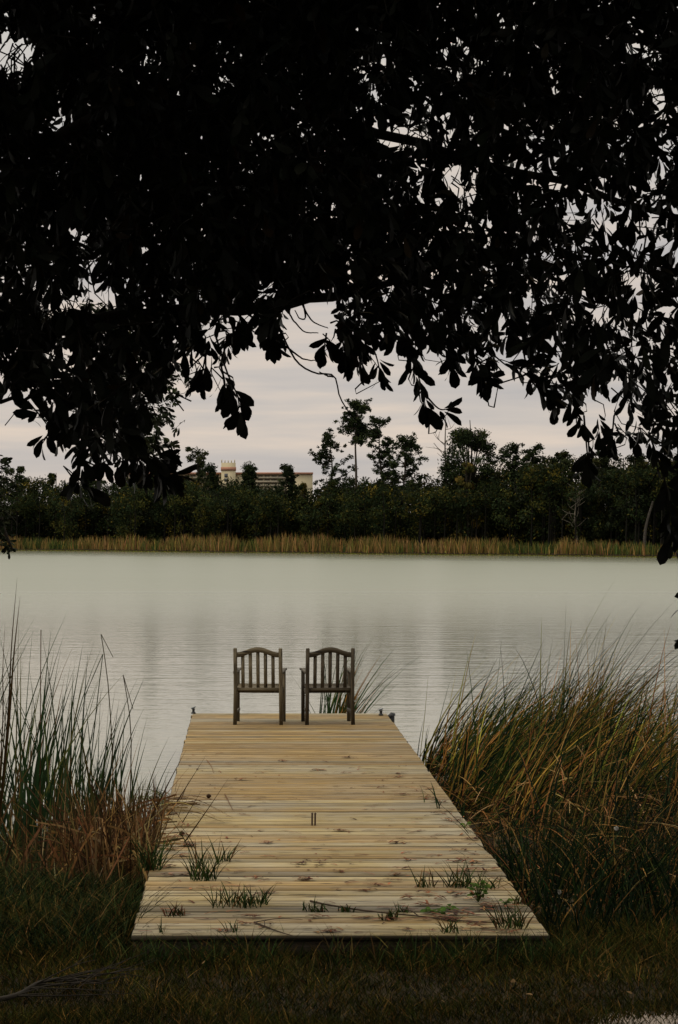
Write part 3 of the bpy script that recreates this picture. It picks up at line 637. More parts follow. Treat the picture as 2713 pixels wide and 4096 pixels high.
# litter: reddish oak catkins and pine needles
mb = MB(); n = 900
u_ = np.concatenate([R.uniform(330, 1240, n // 2), 1000 + R.normal(60, 80, n - n // 2)]); v_ = R.uniform(1735, 2155, n)
P0 = np.array([deck(a_, b2, .006) for a_, b2 in zip(u_, v_)])
keep = (P0[:, 0] > X0 + .05) & (P0[:, 0] < X1 - .05); P0 = P0[keep]
ctr = P0[R.choice(len(P0), 100)]
P1 = ctr[R.integers(0, 100, 1100)] + np.column_stack([R.normal(0, .032, 1100), R.normal(0, .012, 1100), np.abs(R.normal(.006, .005, 1100))])
PP = np.vstack([P0[:420], P1[:760]]); n = len(PP); az = R.normal(0, .7, n); L_ = R.uniform(.012, .055, n)
D = np.stack([np.cos(az), np.sin(az), R.normal(0, .08, n)], 1); t = np.linspace(-1, 1, 3)[None, :, None]
PP = PP[:, None, :] + D[:, None, :] * L_[:, None, None] * t + np.array([0, 0, .004])[None, None] * (1 - t * t)
PP[..., 0] = np.clip(PP[..., 0], X0 + .01, X1 - .01); PP[..., 1] = np.maximum(PP[..., 1], Y0 + .01); PP[..., 2] = np.maximum(PP[..., 2], .004)
mb.ribbons(PP, np.broadcast_to(R.uniform(.003, .0085, n)[:, None], (n, 3)), unit(np.cross(D, [0, 0, 1.])), jit(pick([(.13, .045, .022), (.05, .022, .014), (.20, .09, .035)], [.5, .3, .2], n), n, .3))
tag(mb.build('leaf_litter', M_DEBRIS), 'scattered reddish brown leaf and needle litter on the dock', 'litter', kind='stuff')
# a few small dark cones / seed pods
for (u, v, lb) in ((483, 1845, 'small dark round pine cone on the left side of the dock'), (421, 1932, 'small brown seed pod near the left dock edge')):
    mb = MB(); zz = np.linspace(.002, .03, 6); mb.tubes(np.stack([np.linspace(-.022, .022, 6), np.zeros(6), np.full(6, .018)], 1)[None], np.array([[.005, .016, .02, .019, .012, .003]]), (.04, .022, .012), 9)
    tag(mb.build('pine_cone', M_DEBRIS, None, deck(u, v)), lb, 'cone')
# fallen leaves on the lawn
def grd(u, v):
    d = 11.5
    for _ in range(20):
        x = (u * K - CX) / F * d; d = F * (CAMZ - float(ground(x, d))) / (v * K - CY)
    return np.array([x, d, float(ground(x, d))])
proto = None
for (u, v) in ((708, 2294), (1180, 2290), (1380, 2276), (1215, 2318), (718, 2350), (986, 2188), (50, 2226), (105, 2232), (345, 2222), (470, 2247), (848, 2218), (1448, 2312), (1010, 2330)):
    p = grd(u, v) + [0, 0, .045]
    if proto is None:
        mb = MB(); mb.leaves(np.zeros((1, 3)), np.array([[1., 0, .1]]), unit(np.array([[.1, -.5, 1]])), np.array([.06]), np.array([.015]), np.array([[.17, .10, .04]]), .3)
        proto = o = tag(mb.build('fallen_leaf', M_DEBRIS), 'small dry tan leaf lying on the dark lawn', 'leaf', 'fallen leaves on the lawn')
    else:
        o = proto.copy(); COL.objects.link(o)
    o.location = tuple(p); o.rotation_euler = (R.normal(0, .4), R.normal(0, .4), R.uniform(0, 6.28)); s_ = R.uniform(.6, 1.15); o.scale = (s_, s_, s_)
# fallen branch bottom left
P = smooth_path([grd(u, v) + [0, 0, h] for u, v, h in ((-30, 2330, .03), (40, 2322, .05), (90, 2302, .07), (150, 2292, .07), (215, 2296, .06))], 14); o_ = P[0].copy()
mb = MB(); mb.tubes((P - o_)[None], np.linspace(.016, .006, 14)[None], (.04, .033, .026), 7)
for k in range(17):
    i_ = R.integers(3, 13); q_ = P[i_] - o_; L_ = R.uniform(.2, .75); a_ = R.normal(.1, .45)
    e_ = q_ + np.array([math.cos(a_) * L_, math.sin(a_) * L_ * .6, R.uniform(-.02, .16)]); mid = (q_ + e_) / 2 + R.normal(0, .03, 3)
    mb.tubes(smooth_path([q_, mid, e_], 7)[None], np.linspace(.005, .0014, 7)[None], (.042, .036, .028), 5)
    if R.random() < .6:
        e2 = mid + np.array([L_ * .35, R.normal(0, .12), R.uniform(0, .12)]); mb.tubes(smooth_path([mid, (mid + e2) / 2 + R.normal(0, .015, 3), e2], 5)[None], np.linspace(.003, .001, 5)[None], (.05, .042, .034), 4)
tag(mb.build('fallen_branch', M_BARK, None, o_), 'grey fallen branch with bare twigs on the lawn at the bottom left', 'branch')
# white flowers at the right
for k, (u, v, d, lb) in enumerate(((1425, 1915, 15.6, 'lone white flower head in the dark grass right of the dock'), (1292, 2062, 14.2, 'small white flower low beside the right dock edge'))):
    p = at(u, v, d); gz = float(ground(p[0], p[1])); t = tag(empty('white_flower', (p[0], p[1], gz)), lb, 'flower'); h_ = p[2] - gz
    mb = MB(); mb.tubes(smooth_path([(0, .02, 0), (.01, .01, h_ * .5), (0, 0, h_)], 6)[None], .002, (.04, .05, .02), 5); mb.build('stem', M_GRASS, t)
    mb = MB(); nn = 14; a_ = np.arange(nn) / nn * 6.28; D = unit(np.stack([np.cos(a_), R.normal(-.3, .3, nn), np.sin(a_)], 1)); mb.leaves(np.tile([0, -.004, h_], (nn, 1)), D, np.tile([0., -1, 0], (nn, 1)), np.full(nn, .018), np.full(nn, .0055), jit((.5, .47, .42), nn, .1, .02)); mb.build('petals', M_GRASS, t)
# ------------------------------------------------------------------ far shore
def fx(u, v, off):
    """point on a tree stand 'off' metres behind the far waterline, seen at pixel u,v"""
    r = (u * K - CX) / F; d = 200.0
    for _ in range(30): d = float(farline(r * d)) + off
    return np.array([r * d, d, CAMZ + (CY - v * K) / F * d])
mb = MB()
n = 15000; xx = R.uniform(-45, 62, n); kp = vnoise(xx * .6, xx * .15, 0, 57) + R.normal(0, .5, n) > -.75; xx = xx[kp]; n = len(xx); yy = farline(xx) + np.abs(R.normal(0, 3.2, n)) + .3; B = np.column_stack([xx, yy, ground(xx, yy)])
pn = vnoise(xx * .25, yy * .1, 0, 51) + .6 * vnoise(xx * .9, yy * .3, 0, 52)
c_ = np.where((pn > .1)[:, None], pick([(.26, .15, .06), (.20, .14, .042), (.12, .11, .03)], [.35, .3, .35], n), pick([(.055, .075, .022), (.12, .115, .028), (.22, .14, .045)], [.55, .3, .15], n))
blades(mb, B, R.uniform(.45, 1.25, n) * (.95 + .28 * pn), R.uniform(.025, .055, n), R.uniform(0, 6.28, n), np.abs(R.normal(.08, .12, n)), R.uniform(0, .2, n), jit(c_, n, .25), 3)
tag(mb.build('far_reeds', M_BLADE), 'tan and green reed belt along the far shore', 'reeds', kind='stuff')
mb = MB(); n = 9000; xx = R.uniform(-45, 62, n); yy = farline(xx) + R.uniform(-.9, .5, n); B = np.column_stack([xx, yy, np.full(n, WATER - .03)])
blades(mb, B, R.uniform(.05, .17, n), R.uniform(.02, .04, n), R.uniform(0, 6.28, n), R.uniform(0, .6, n), R.uniform(0, .3, n), jit((.13, .125, .022), n, .25), 2)
tag(mb.build('shore_grass', M_BLADE), 'thin bright yellow-green fringe of grass along the far waterline', 'grass', kind='stuff')
DG = [(.014, .021, .009), (.022, .029, .010), (.050, .048, .011), (.105, .080, .014), (.022, .026, .016)]
def crown_mesh(mb, ctr, rad_, n, size, cols, wts, flat=.0, shell=.55):
    ctr = np.atleast_2d(ctr); rad_ = np.atleast_2d(rad_); k = len(ctr); vol = rad_.prod(1) ** (2 / 3.); ids = R.choice(k, n, p=vol / vol.sum())
    dirs = unit(R.normal(size=(n, 3))); rr = (shell + (1 - shell) * R.random(n)) * (1 + .12 * R.normal(size=n))
    P = ctr[ids] + dirs * rad_[ids] * rr[:, None]
    base = pick(cols, wts, k)[ids]; mixd = R.random(n) < .35; base[mixd] = pick(cols, wts, int(mixd.sum())); base = base * np.exp(R.normal(0, .22, k))[ids][:, None]
    mb.cards(P, R.uniform(.6, 1.25, n) * size, R.uniform(.3, .65, n) * size, jit(base, n, .16, .05), flat)
def far_tree(name, label, u, vtop, off, width, kind='broad', bare=.35, cols=None, wts=None, group='trees across the lake', dens=1.0, tcol=(.026, .021, .016)):
    top = fx(u, vtop, off); z0 = float(ground(top[0], top[1])); H = top[2] - z0; base = np.array([top[0], top[1], z0]); wd = width * K / F * top[1] / 2
    t = tag(empty(name, base), label, 'tree', group); cols = cols or DG[:3]; wts = wts or [.5, .35, .15]
    sway = R.normal(0, .13, (5, 3)) * [1, 1, 0]; sway[0] = 0
    tp = smooth_path(np.column_stack([np.zeros(5), np.zeros(5), np.linspace(-.2, H * .97, 5)]) + sway * min(1, H / 12), 14)
    mb = MB(); r0 = .011 * H + .05
    mb.tubes(tp[None], np.linspace(r0, .03, 14)[None], tcol, 7)
    ctr, rr = [], []; cr = MB()
    if kind == 'pine':
        nb = int((20 + H * .75) * dens)
        for k in range(nb):
            f = bare + (1 - bare) * (k + R.random()) / nb
            q_ = np.array([np.interp(f, np.linspace(0, 1, 14), tp[:, j]) for j in range(3)])
            a_ = R.uniform(0, 6.28); L_ = wd * (1.1 - .75 * abs((f - bare) / (1 - bare) - .35)) * R.uniform(.45, 1.05)
            e_ = q_ + np.array([math.cos(a_) * L_, math.sin(a_) * L_, L_ * R.uniform(-.15, .75)])
            mb.tubes(smooth_path([q_, (q_ + e_) / 2 + [0, 0, -.06 * L_], e_], 6)[None], np.linspace(.05, .018, 6)[None], tcol, 5)
            for j in range(6):
                c_ = q_ + (e_ - q_) * R.uniform(.3, 1.08) + R.normal(0, .26 * wd * .4, 3) * [1, 1, .9]; s_ = R.uniform(.20, .46) * (.55 + .12 * wd)
                ctr.append(c_); rr.append((s_ * 1.1, s_ * 1.1, s_ * .8))
        ctr.append(tp[-1]); rr.append((.7, .7, .55))
        crown_mesh(cr, ctr, rr, int(len(ctr) * 44), .11, cols, wts, .35, .15)
    elif kind == 'round':
        for k in range(int(34 * dens)):
            a_ = unit(R.normal(size=3)); a_[2] = abs(a_[2]) * 1.1 - .25
            c_ = np.array([0, 0, H * .60]) + a_ * np.array([wd * .78, wd * .78, H * .34]); c_[2] = min(c_[2], H - .6)
            q_ = np.array([0, 0, H * R.uniform(.3, .5)]); mb.tubes(smooth_path([q_, (q_ + c_) / 2 + [0, 0, .3], c_], 6)[None], np.linspace(.08, .02, 6)[None], tcol, 5)
            s_ = R.uniform(.55, 1.05) * wd * .30; ctr.append(c_); rr.append((s_ * 1.2, s_ * 1.2, s_ * .75))
        crown_mesh(cr, ctr, rr, int(len(ctr) * 210), .13, cols, wts, .2, .35)
    elif kind == 'bare':
        for k in range(16):
            f = R.uniform(.4, .97); q_ = np.array([np.interp(f, np.linspace(0, 1, 14), tp[:, j]) for j in range(3)]); a_ = R.choice([0, np.pi]) + R.normal(0, .6); L_ = wd * R.uniform(.4, 1.1)
            e_ = q_ + np.array([math.cos(a_) * L_, math.sin(a_) * L_, L_ * R.uniform(.3, 1.0)]); mid = (q_ + e_) / 2 + R.normal(0, .12, 3) + [0, 0, -.1 * L_]
            mb.tubes(smooth_path([q_, mid, e_], 7)[None], np.linspace(.035, .012, 7)[None], tcol, 5)
            e2 = mid + R.normal(0, .5, 3) + [0, 0, .5]; mb.tubes(smooth_path([mid, (mid + e2) / 2, e2], 4)[None], np.linspace(.02, .01, 4)[None], tcol, 4)
        crown_mesh(cr, tp[3:8], np.tile([.5, .5, .5], (5, 1)), 160, .16, cols, wts)
    else:
        nb = int(30 * dens)
        for k in range(nb):
            zf = R.uniform(.14, .93); prof = math.sin(math.pi * min(1, .22 + zf * .80)) ** .6; a_ = R.uniform(0, 6.28); rr_ = wd * prof * math.sqrt(R.random())
            c_ = np.array([math.cos(a_) * rr_, math.sin(a_) * rr_, H * zf]); s_ = R.uniform(.5, 1.05) * max(.55, wd * .30) * (1.15 - .5 * zf)
            ctr.append(c_); rr.append((s_, s_, s_ * .8))
            if k % 3 == 0: q_ = np.array([0, 0, c_[2] * .6]); mb.tubes(smooth_path([q_, (q_ + c_) / 2, c_], 5)[None], np.linspace(.06, .02, 5)[None], tcol, 5)
        crown_mesh(cr, ctr, rr, int(nb * 230), .13, cols, wts, 0, .35)
    mb.build('trunk', M_BARK, t); cr.build('crown', M_FAR, t)
    return t
PG = [(.017, .025, .012), (.024, .034, .014), (.038, .045, .016)]
far_tree('pine_tree', 'tallest slim pine across the lake, bare trunk below its crown', 826, 923, 11, 92, 'pine', .72, PG, dens=1.3, tcol=(.07, .055, .045))
far_tree('pine_tree', 'pine with flat separate tiers, left of the tallest pine', 765, 1003, 9, 100, 'pine', .38, PG)
far_tree('pine_tree', 'ragged pine close on the right of the tallest pine', 880, 968, 10, 86, 'pine', .45, PG, dens=1.15)
far_tree('pine_tree', 'spreading lower pine between the ragged pine and the leafless tree', 935, 1012, 8, 112, 'pine', .40, PG, dens=1.25)
far_tree('bare_tree', 'leafless pale tree left of the big round-crowned pine', 1030, 955, 9, 70, 'bare', .4, DG[:3], tcol=(.12, .10, .085))
far_tree('pine_tree', 'big dark round-crowned pine across the lake', 1088, 962, 9, 150, 'round', .4, [(.018, .026, .012), (.026, .036, .014), (.038, .042, .014)], dens=1.25)
far_tree('vine_covered_tree', 'yellow-green vine-covered tree in front of the round-crowned pine', 1082, 1055, 5, 62, 'broad', cols=[(.07, .062, .018), (.10, .07, .018), (.04, .045, .014)], wts=[.4, .35, .25])
far_tree('pine_tree', 'open airy pine right of the round-crowned pine', 1178, 1030, 8, 95, 'pine', .4, PG)
far_tree('pine_tree', 'small tufted pine at the left end of the dark right-hand woods', 1236, 1038, 8, 70, 'pine', .4, PG)
far_tree('airy_tree', 'tall airy tree hiding the left wing of the building', 455, 1040, 12, 74, 'pine', .25, [(.03, .04, .018), (.045, .05, .022), (.05, .05, .02)], dens=1.2)
far_tree('pine_tree', 'short dark pine just left of the building tower', 488, 1076, 10, 36, 'pine', .3, [(.012, .020, .010), (.018, .026, .012), (.03, .03, .012)], dens=1.6)
far_tree('leafy_tree', 'tree with two bushy heads just right of the building tower', 573, 1074, 9, 44, 'pine', .5, PG, dens=1.5)
far_tree('leafy_tree', 'rounded tree hiding the right wing of the building', 662, 1080, 9, 70, 'pine', .3, PG, dens=1.5)
far_tree('vine_covered_tree', 'dark vine-covered tree stump at the right end of the building', 700, 1108, 7, 40, 'broad', cols=[(.03, .04, .014), (.08, .065, .016), (.02, .026, .01)], wts=[.4, .3, .3])
far_tree('vine_covered_tree', 'bushy vine-covered tree below the flat-tiered pine', 758, 1100, 6, 56, 'broad', cols=[(.03, .04, .014), (.09, .075, .016), (.02, .026, .01)], wts=[.4, .35, .25])
far_tree('oak_tree', 'dark leafy tree at the left end of the far shore', 40, 1072, 8, 130, 'broad', dens=1.3)
far_tree('oak_tree', 'leafy tree behind the hanging leaves, left of the building', 130, 1088, 8, 90, 'broad')
far_tree('pine_tree', 'small pine peeping out between hanging leaves at the left', 215, 1082, 11, 60, 'pine', .4, PG, dens=1.3)
far_tree('airy_tree', 'tall airy tree half hidden by the hanging small leaves', 345, 1010, 10, 80, 'pine', .25, [(.03, .042, .018), (.045, .052, .022), (.05, .05, .02)], dens=1.2)
RG = [(.013, .018, .009), (.020, .025, .010), (.034, .034, .012)]
for u, v, wd_, lb in ((1300, 1033, 120, 'broad dark oak nearest the lone gap of bright sky in the woods'), (1385, 1030, 130, 'broad dark oak behind the hanging leaves on the right'), (1470, 1036, 130, 'second broad dark oak from the right end of the far shore'), (1560, 1040, 130, 'broad dark oak at the right end of the far shore'), (1205, 1072, 100, 'leafy oak below the open airy pine'), (1150, 1090, 80, 'leafy oak right of the vine-covered tree')):
    far_tree('oak_tree', lb, u, v, 7, wd_, 'broad', cols=RG, dens=1.5, tcol=(.035, .03, .024))
far_tree('dead_tree', 'pale leafless snag in front of the dark right-hand woods', 1332, 1122, 3.5, 60, 'bare', .3, DG[:3], tcol=(.16, .14, .11))
for u, lb in ((1490, 'pale leaning trunk at the foot of the right-hand woods'),):
    p = fx(u, 1250, 4); mb = MB(); mb.tubes(smooth_path([(0, 0, -.4), (.1, 0, 2), (.7, 0, 4.2)], 9)[None], np.linspace(.16, .09, 9)[None], (.06, .052, .044), 8)
    p[2] = float(ground(p[0], p[1])); tag(mb.build('tree_trunk', M_BARK, None, p), lb, 'trunk')
# the woods behind as one mass
prof_u = [-120, 0, 80, 130, 200, 280, 350, 420, 500, 560, 620, 690, 712, 730, 750, 800, 860, 930, 1000, 1060, 1150, 1200, 1260, 1350, 1450, 1568, 1720]
prof_v = [1070, 1082, 1086, 1104, 1106, 1094, 1094, 1082, 1100, 1096, 1108, 1116, 1138, 1148, 1112, 1094, 1088, 1088, 1088, 1086, 1066, 1050, 1040, 1035, 1038, 1040, 1035]
mb = MB(); tr = MB()
ctr, rr = [], []
for off, m_ in ((5.0, 170), (8.5, 200), (12, 220)):
    for k in range(m_):
        u = R.uniform(-120, 1720); vt = np.interp(u, prof_u, prof_v) + abs(R.normal(0, 9)) + (12 - off) * 4.5
        top = fx(u, vt, off + R.normal(0, 1.2)); z0 = float(ground(top[0], top[1])); H = max(2.5, top[2] - z0)
        for j in range(11):
            zf = R.uniform(.03, .93); wd_ = R.uniform(1.0, 1.7)
            c_ = np.array([top[0] + R.normal(0, .9), top[1] + R.normal(-1.0, .9) + 5.0 * (1 - zf) ** 1.2, z0 + H * zf]); s_ = R.uniform(.6, 1.15) * (1.15 - .45 * zf)
            ctr.append(c_); rr.append((s_, s_, s_ * .85))
        tr.tubes(np.array([[(top[0], top[1], z0 - .1), (top[0] + .1, top[1], z0 + H * .5), (top[0], top[1], z0 + H * .9)]]), np.array([[.09, .05, .02]]), (.010, .009, .007), 5)
crown_mesh(mb, ctr, rr, len(ctr) * 95, .13, DG, [.42, .30, .15, .045, .085], 0, .3)
wd = tag(empty('far_woods', fx(784, 1270, 8)), 'dense dark green woodland behind the reed belt across the lake', 'woodland', kind='stuff')
mb.build('foliage', M_FAR, wd, -np.array(wd.location)); tr.build('trunks', M_BARK, wd, -np.array(wd.location))
# ------------------------------------------------------------------ buildings far beyond
D_ = 1800.0
bl = tag(empty('condominium', (0, 0, 0)), 'cream apartment block with terracotta roof line and central tower beyond the woods', 'building')
def bp_(u, v): q_ = at(u, v, D_); return q_[0], q_[2]
zg = 0.0; CREAM = (.47, .40, .26); TERRA = (.42, .21, .14); SHADE = (.33, .285, .21)
def wing(u0, u1, vtop, y0, y1, nbay, open0, open1):
    x0, zt = bp_(u0, vtop); x1, _ = bp_(u1, vtop); Hh = zt - 1.5
    w_ = MB(); w_.box((x0, D_ + 3, zg), (x1, D_ + 18, Hh), CREAM)       # recessed wall
    # piers at the front between open balcony bays
    xs = np.linspace(x0, x1, nbay + 1)
    for k, xk in enumerate(xs): w_.box((xk - .45, D_ + 1.6, zg), (xk + .45, D_ + 2.997, Hh - .003), CREAM)
    so = ((x0 + .02, x0 + (x1 - x0) * open0), (x0 + (x1 - x0) * open1, x1 - .02))
    for a_, b2 in so:
        if b2 - a_ > 1: w_.box((a_, D_ + .4, zg), (b2, D_ + 1.597, Hh - .006), CREAM)
    w_.build('wall', M_PLAIN, bl)
    r_ = MB(); r_.box((x0 - .8, D_ - 1, Hh + .003), (x1 + .8, D_ + 19, zt), TERRA); r_.build('roof', M_PLAIN, bl)
    z = Hh - 3.3
    while z > Hh - 16:
        s_ = MB(); s_.box((x0 + (x1 - x0) * open0 + .01, D_ - .2, z - .35), (x0 + (x1 - x0) * open1 - .01, D_ + 1.597, z + 1.15), SHADE); s_.build('balcony', M_PLAIN, bl)
        for k in range(nbay):
            xa, xb = xs[k] + .8, xs[k + 1] - .8
            if xa < x0 + (x1 - x0) * open0 or xb > x0 + (x1 - x0) * open1: continue
            g_ = MB(); g_.box((xa, D_ + 2.9, z + .3), (xb, D_ + 2.985, z + 2.4), (.13, .12, .10)); 
            o_ = g_.build('window', M_PLAIN, bl)
        z -= 3.3
wing(283, 511, 1092, 0, 0, 16, .02, .98)
wing(546, 722, 1092, 0, 0, 11, .16, .66)
x0, zt = bp_(512, 1070); x1, _ = bp_(545, 1070)
tw = MB(); tw.box((x0, D_ - 5, zg), (x1, D_ + 12, zt), CREAM); tw = tw.build('tower', M_PLAIN, bl)
for va, vb in ((1080, 1088),):
    _, za = bp_(512, vb); _, zb = bp_(512, va); r_ = MB(); r_.box((x0 - .4, D_ - 5.4, za), (x1 + .4, D_ + 12.4, zb), TERRA); r_.build('tower_band', M_PLAIN, tw)
for k in range(5):
    xk = x0 + (x1 - x0 - 1.2) * k / 4; _, zz_ = bp_(512, 1063 if k in (0, 4) else 1064.5); r_ = MB(); r_.box((xk, D_ - 4.9, zt + .003), (xk + .8, D_ - 3.2, zz_), CREAM); r_.build('parapet_post', M_PLAIN, tw)
for va, vb in ((1095, 1104), (1106, 1114)):
    xa, za = bp_(519, vb); xb, zb = bp_(527, va); r_ = MB(); r_.box((xa, D_ - 5.06, za), (xb, D_ - 5.003, zb), (.10, .10, .11)); r_.build('window', M_PLAIN, tw)
# low grey building right of it
xa, za = bp_(752, 1126); xb, _ = bp_(840, 1126)
lb_ = tag(empty('grey_building', (0, 0, 0)), 'low grey building glimpsed between trees right of the apartment block', 'building')
r_ = MB(); r_.box((xa, D_ - 300, 0), (xb, D_ - 280, za - 6), (.16, .13, .12)); r_.build('wall', M_PLAIN, lb_)
r_ = MB(); r_.box((xa - 1, D_ - 301, za - 5.997), (xb + 1, D_ - 279, za - 4.6), (.10, .085, .08)); r_.build('roof', M_PLAIN, lb_)
for z in (za - 9, za - 12.5, za - 16):
    r_ = MB(); r_.box((xa + 1, D_ - 300.06, z), (xb - 1, D_ - 300.003, z + 1.6), (.04, .045, .05)); r_.build('window', M_PLAIN, lb_)
# ------------------------------------------------------------------ the overhanging oak
EDGE_U = [-450, -60, 0, 60, 100, 130, 175, 205, 230, 300, 345, 395, 420, 440, 465, 500, 530, 556, 600, 640, 665, 690, 715, 740, 780, 830, 880, 930, 955, 985, 1030, 1060, 1110, 1135, 1180, 1220, 1240, 1300, 1335, 1360, 1420, 1460, 1500, 1540, 1580, 1700, 2050]
EDGE_V = [1000, 900, 880, 885, 955, 1010, 1050, 1050, 1060, 1050, 950, 840, 800, 790, 820, 850, 880, 770, 745, 800, 700, 690, 705, 790, 830, 830, 800, 760, 790, 830, 830, 830, 850, 860, 830, 800, 890, 925, 930, 1000, 1010, 1000, 1040, 1110, 1170, 1250, 1200]
LU = [-450, 0, 200, 400, 600, 800, 1000, 1200, 1400, 1568, 2050]
LV = [-450, 0, 100, 200, 320, 430, 520, 620, 700, 780, 860, 1000, 1300]
LAI = np.array([[7] * 11, [8, 8, 8, 9, 9, 8, 6, 6, 6, 6, 6], [7, 5, 7.5, 9, 9, 8, 4.6, 5, 5, 4, 5], [7, 6.5, 7, 8, 9, 5.2, 5, 5, 5, 4, 5], [7, 6.5, 6, 6, 9, 5, 4, 4.4, 4, 3.8, 5], [7, 6.5, 6.5, 6.5, 9, 7, 3.4, 2.8, 2.8, 2.8, 4],
    [7, 6.5, 6, 5, 9, 8.5, 4, 3.4, 2.9, 2.8, 4], [7, 6.5, 5, 5, 8.5, 8.5, 5, 4, 3.8, 2.5, 4], [7, 5.5, 3.6, 5, 5, 5, 5, 4.2, 3.8, 2.4, 4], [7, 4.4, 4.2, 4, 3.2, 3.8, 4, 3.8, 3.2, 2.3, 4], [6, 3.4, 3.8, 3.4, 3, 3, 3.4, 3.2, 3, 2.4, 4], [5, 2.8, 3.8, 4, 2.6, 2.6, 2.6, 2.6, 2.4, 2.4, 3], [5, 2.8, 4, 4, 2.4, 2.4, 2.4, 2.4, 2.4, 2.2, 3]])
LAI[:, 6:] = LAI[:, 6:] * .88; LAI[:5, 6:] *= 1.12
GAPS = [(25, 130, 55, 50), (915, 315, 48, 34), (1320, 495, 22, 30), (235, 690, 40, 26), (1285, 420, 18, 24), (745, 745, 40, 60), (690, 720, 36, 30), (1080, 450, 26, 16), (1030, 115, 14, 12), (860, 215, 16, 10), (560, 730, 30, 22), (1190, 395, 26, 10), (1450, 640, 22, 30), (1390, 720, 24, 20), (155, 700, 24, 18), (1010, 700, 20, 16), (1515, 215, 16, 30), (370, 560, 14, 9), (1300, 640, 14, 16), (1240, 560, 12, 10), (1130, 620, 10, 12), (900, 655, 18, 12), (480, 770, 20, 26), (1470, 800, 14, 24), (1225, 700, 18, 26)]
def lai(u, v):
    iu = np.clip(np.searchsorted(LU, u) - 1, 0, len(LU) - 2); iv = np.clip(np.searchsorted(LV, v) - 1, 0, len(LV) - 2)
    lu = np.array(LU, float); lv = np.array(LV, float)
    fu = np.clip((u - lu[iu]) / (lu[iu + 1] - lu[iu]), 0, 1); fv = np.clip((v - lv[iv]) / (lv[iv + 1] - lv[iv]), 0, 1)
    return LAI[iv, iu] * (1 - fu) * (1 - fv) + LAI[iv, iu + 1] * fu * (1 - fv) + LAI[iv + 1, iu] * (1 - fu) * fv + LAI[iv + 1, iu + 1] * fu * fv
def in_gap(u, v, grow=1.0):
    g_ = np.zeros(len(u), bool)
    for a_, b2, ru, rv in GAPS: g_ |= ((u - a_) / (ru * grow)) ** 2 + ((v - b2) / (rv * grow)) ** 2 < 1
    return g_
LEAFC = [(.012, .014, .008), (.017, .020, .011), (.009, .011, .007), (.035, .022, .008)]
class Shoots:
    def __init__(s): s.P = []; s.D = []; s.T0 = []
    def add(s, P, D): s.P.append(P); s.D.append(D)
def grow(leafmb, twigmb, P, D, nl=9, Lm=.078, Wm=.0155, mask=True, twl=.16):
    """P tip points, D twig directions: a rosette of hanging leaves round each tip and its twig"""
    n = len(P); s = np.linspace(0, 1, 4)[None, :, None]
    bend = R.normal(0, .03, (n, 1, 3)); start = P - D * R.uniform(.6, 1.3, (n, 1)) * twl
    TP = start[:, None, :] * (1 - s) + P[:, None, :] * s + bend * (s * (1 - s)) * 4
    twigmb.tubes(TP, np.array([[.0032, .0026, .002, .0014]]) * (Lm / .078), (.03, .026, .02), 4)
    k = R.random((n, nl)) ** .7; ang = (np.arange(nl) * 2.4)[None] + R.uniform(0, 6.28, (n, 1)) + R.normal(0, .3, (n, nl))
    ref = unit(np.cross(D, unit(R.normal(size=(n, 3))))); ref2 = np.cross(D, ref)
    rad_ = ref[:, None] * np.cos(ang)[..., None] + ref2[:, None] * np.sin(ang)[..., None]
    B = P[:, None] - D[:, None] * ((1 - k) * twl * .75)[..., None] + rad_ * .006
    sp = (.45 + .85 * (1 - k))[..., None] * R.uniform(.6, 1.3, (n, nl, 1))
    LD = unit(D[:, None] * 1.0 + rad_ * sp + np.array([0, 0, -.32]))
    NN = unit(rad_ * -.35 + D[:, None] * .3 + np.array([0, 0, .55]) + R.normal(0, .45, (n, nl, 3))); NN = unit(NN - LD * np.sum(NN * LD, -1, keepdims=True))
    B = B.reshape(-1, 3); LD = LD.reshape(-1, 3); NN = NN.reshape(-1, 3)
    L_ = R.uniform(.62, 1.22, len(B)) * Lm
    if mask:
        c_ = B + LD * L_[:, None] * .55; u, v = proj(c_)
        ok = ~in_gap(u, v, .92) & (v < np.interp(u, EDGE_U, EDGE_V) + 34 + 16 * R.normal(size=len(u)))
        ok |= (c_[:, 1] < 1); B, LD, NN, L_ = B[ok], LD[ok], NN[ok], L_[ok]
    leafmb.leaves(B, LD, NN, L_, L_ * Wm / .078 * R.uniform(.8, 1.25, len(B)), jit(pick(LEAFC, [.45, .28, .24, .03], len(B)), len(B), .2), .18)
R = np.random.default_rng(202)
oak = tag(empty('oak_tree', (-3.6, 5.0, float(ground(-3.6, 5.0)))), 'overhanging oak whose large dark leaves fill the top of the view', 'tree')
oo = -np.array(oak.location)
lf, tw_ = MB(), MB()
n = 18500; u = R.uniform(-450, 2050, n); v = R.uniform(-450, 1330, n); d = R.uniform(5.6, 10.4, n)
acc = lai(u, v) / 8 * np.where(d < 8, .85, 1.1)
cn = vnoise(u / 55, v / 55, d * 1.2, 61)
ok = (R.random(n) < acc * (1 + .45 * cn)) & (v < np.interp(u, EDGE_U, EDGE_V) + 8 * R.normal(size=n)) & ~in_gap(u, v, 1.12)
u, v, d = u[ok], v[ok], d[ok]
P = np.array([at(a_, b2, c_) for a_, b2, c_ in zip(u, v, d)]); D = unit(R.normal(0, .55, (len(P), 3)) + np.array([.15, .1, -.75]))
grow(lf, tw_, P, D, Lm=.066, Wm=.0138)
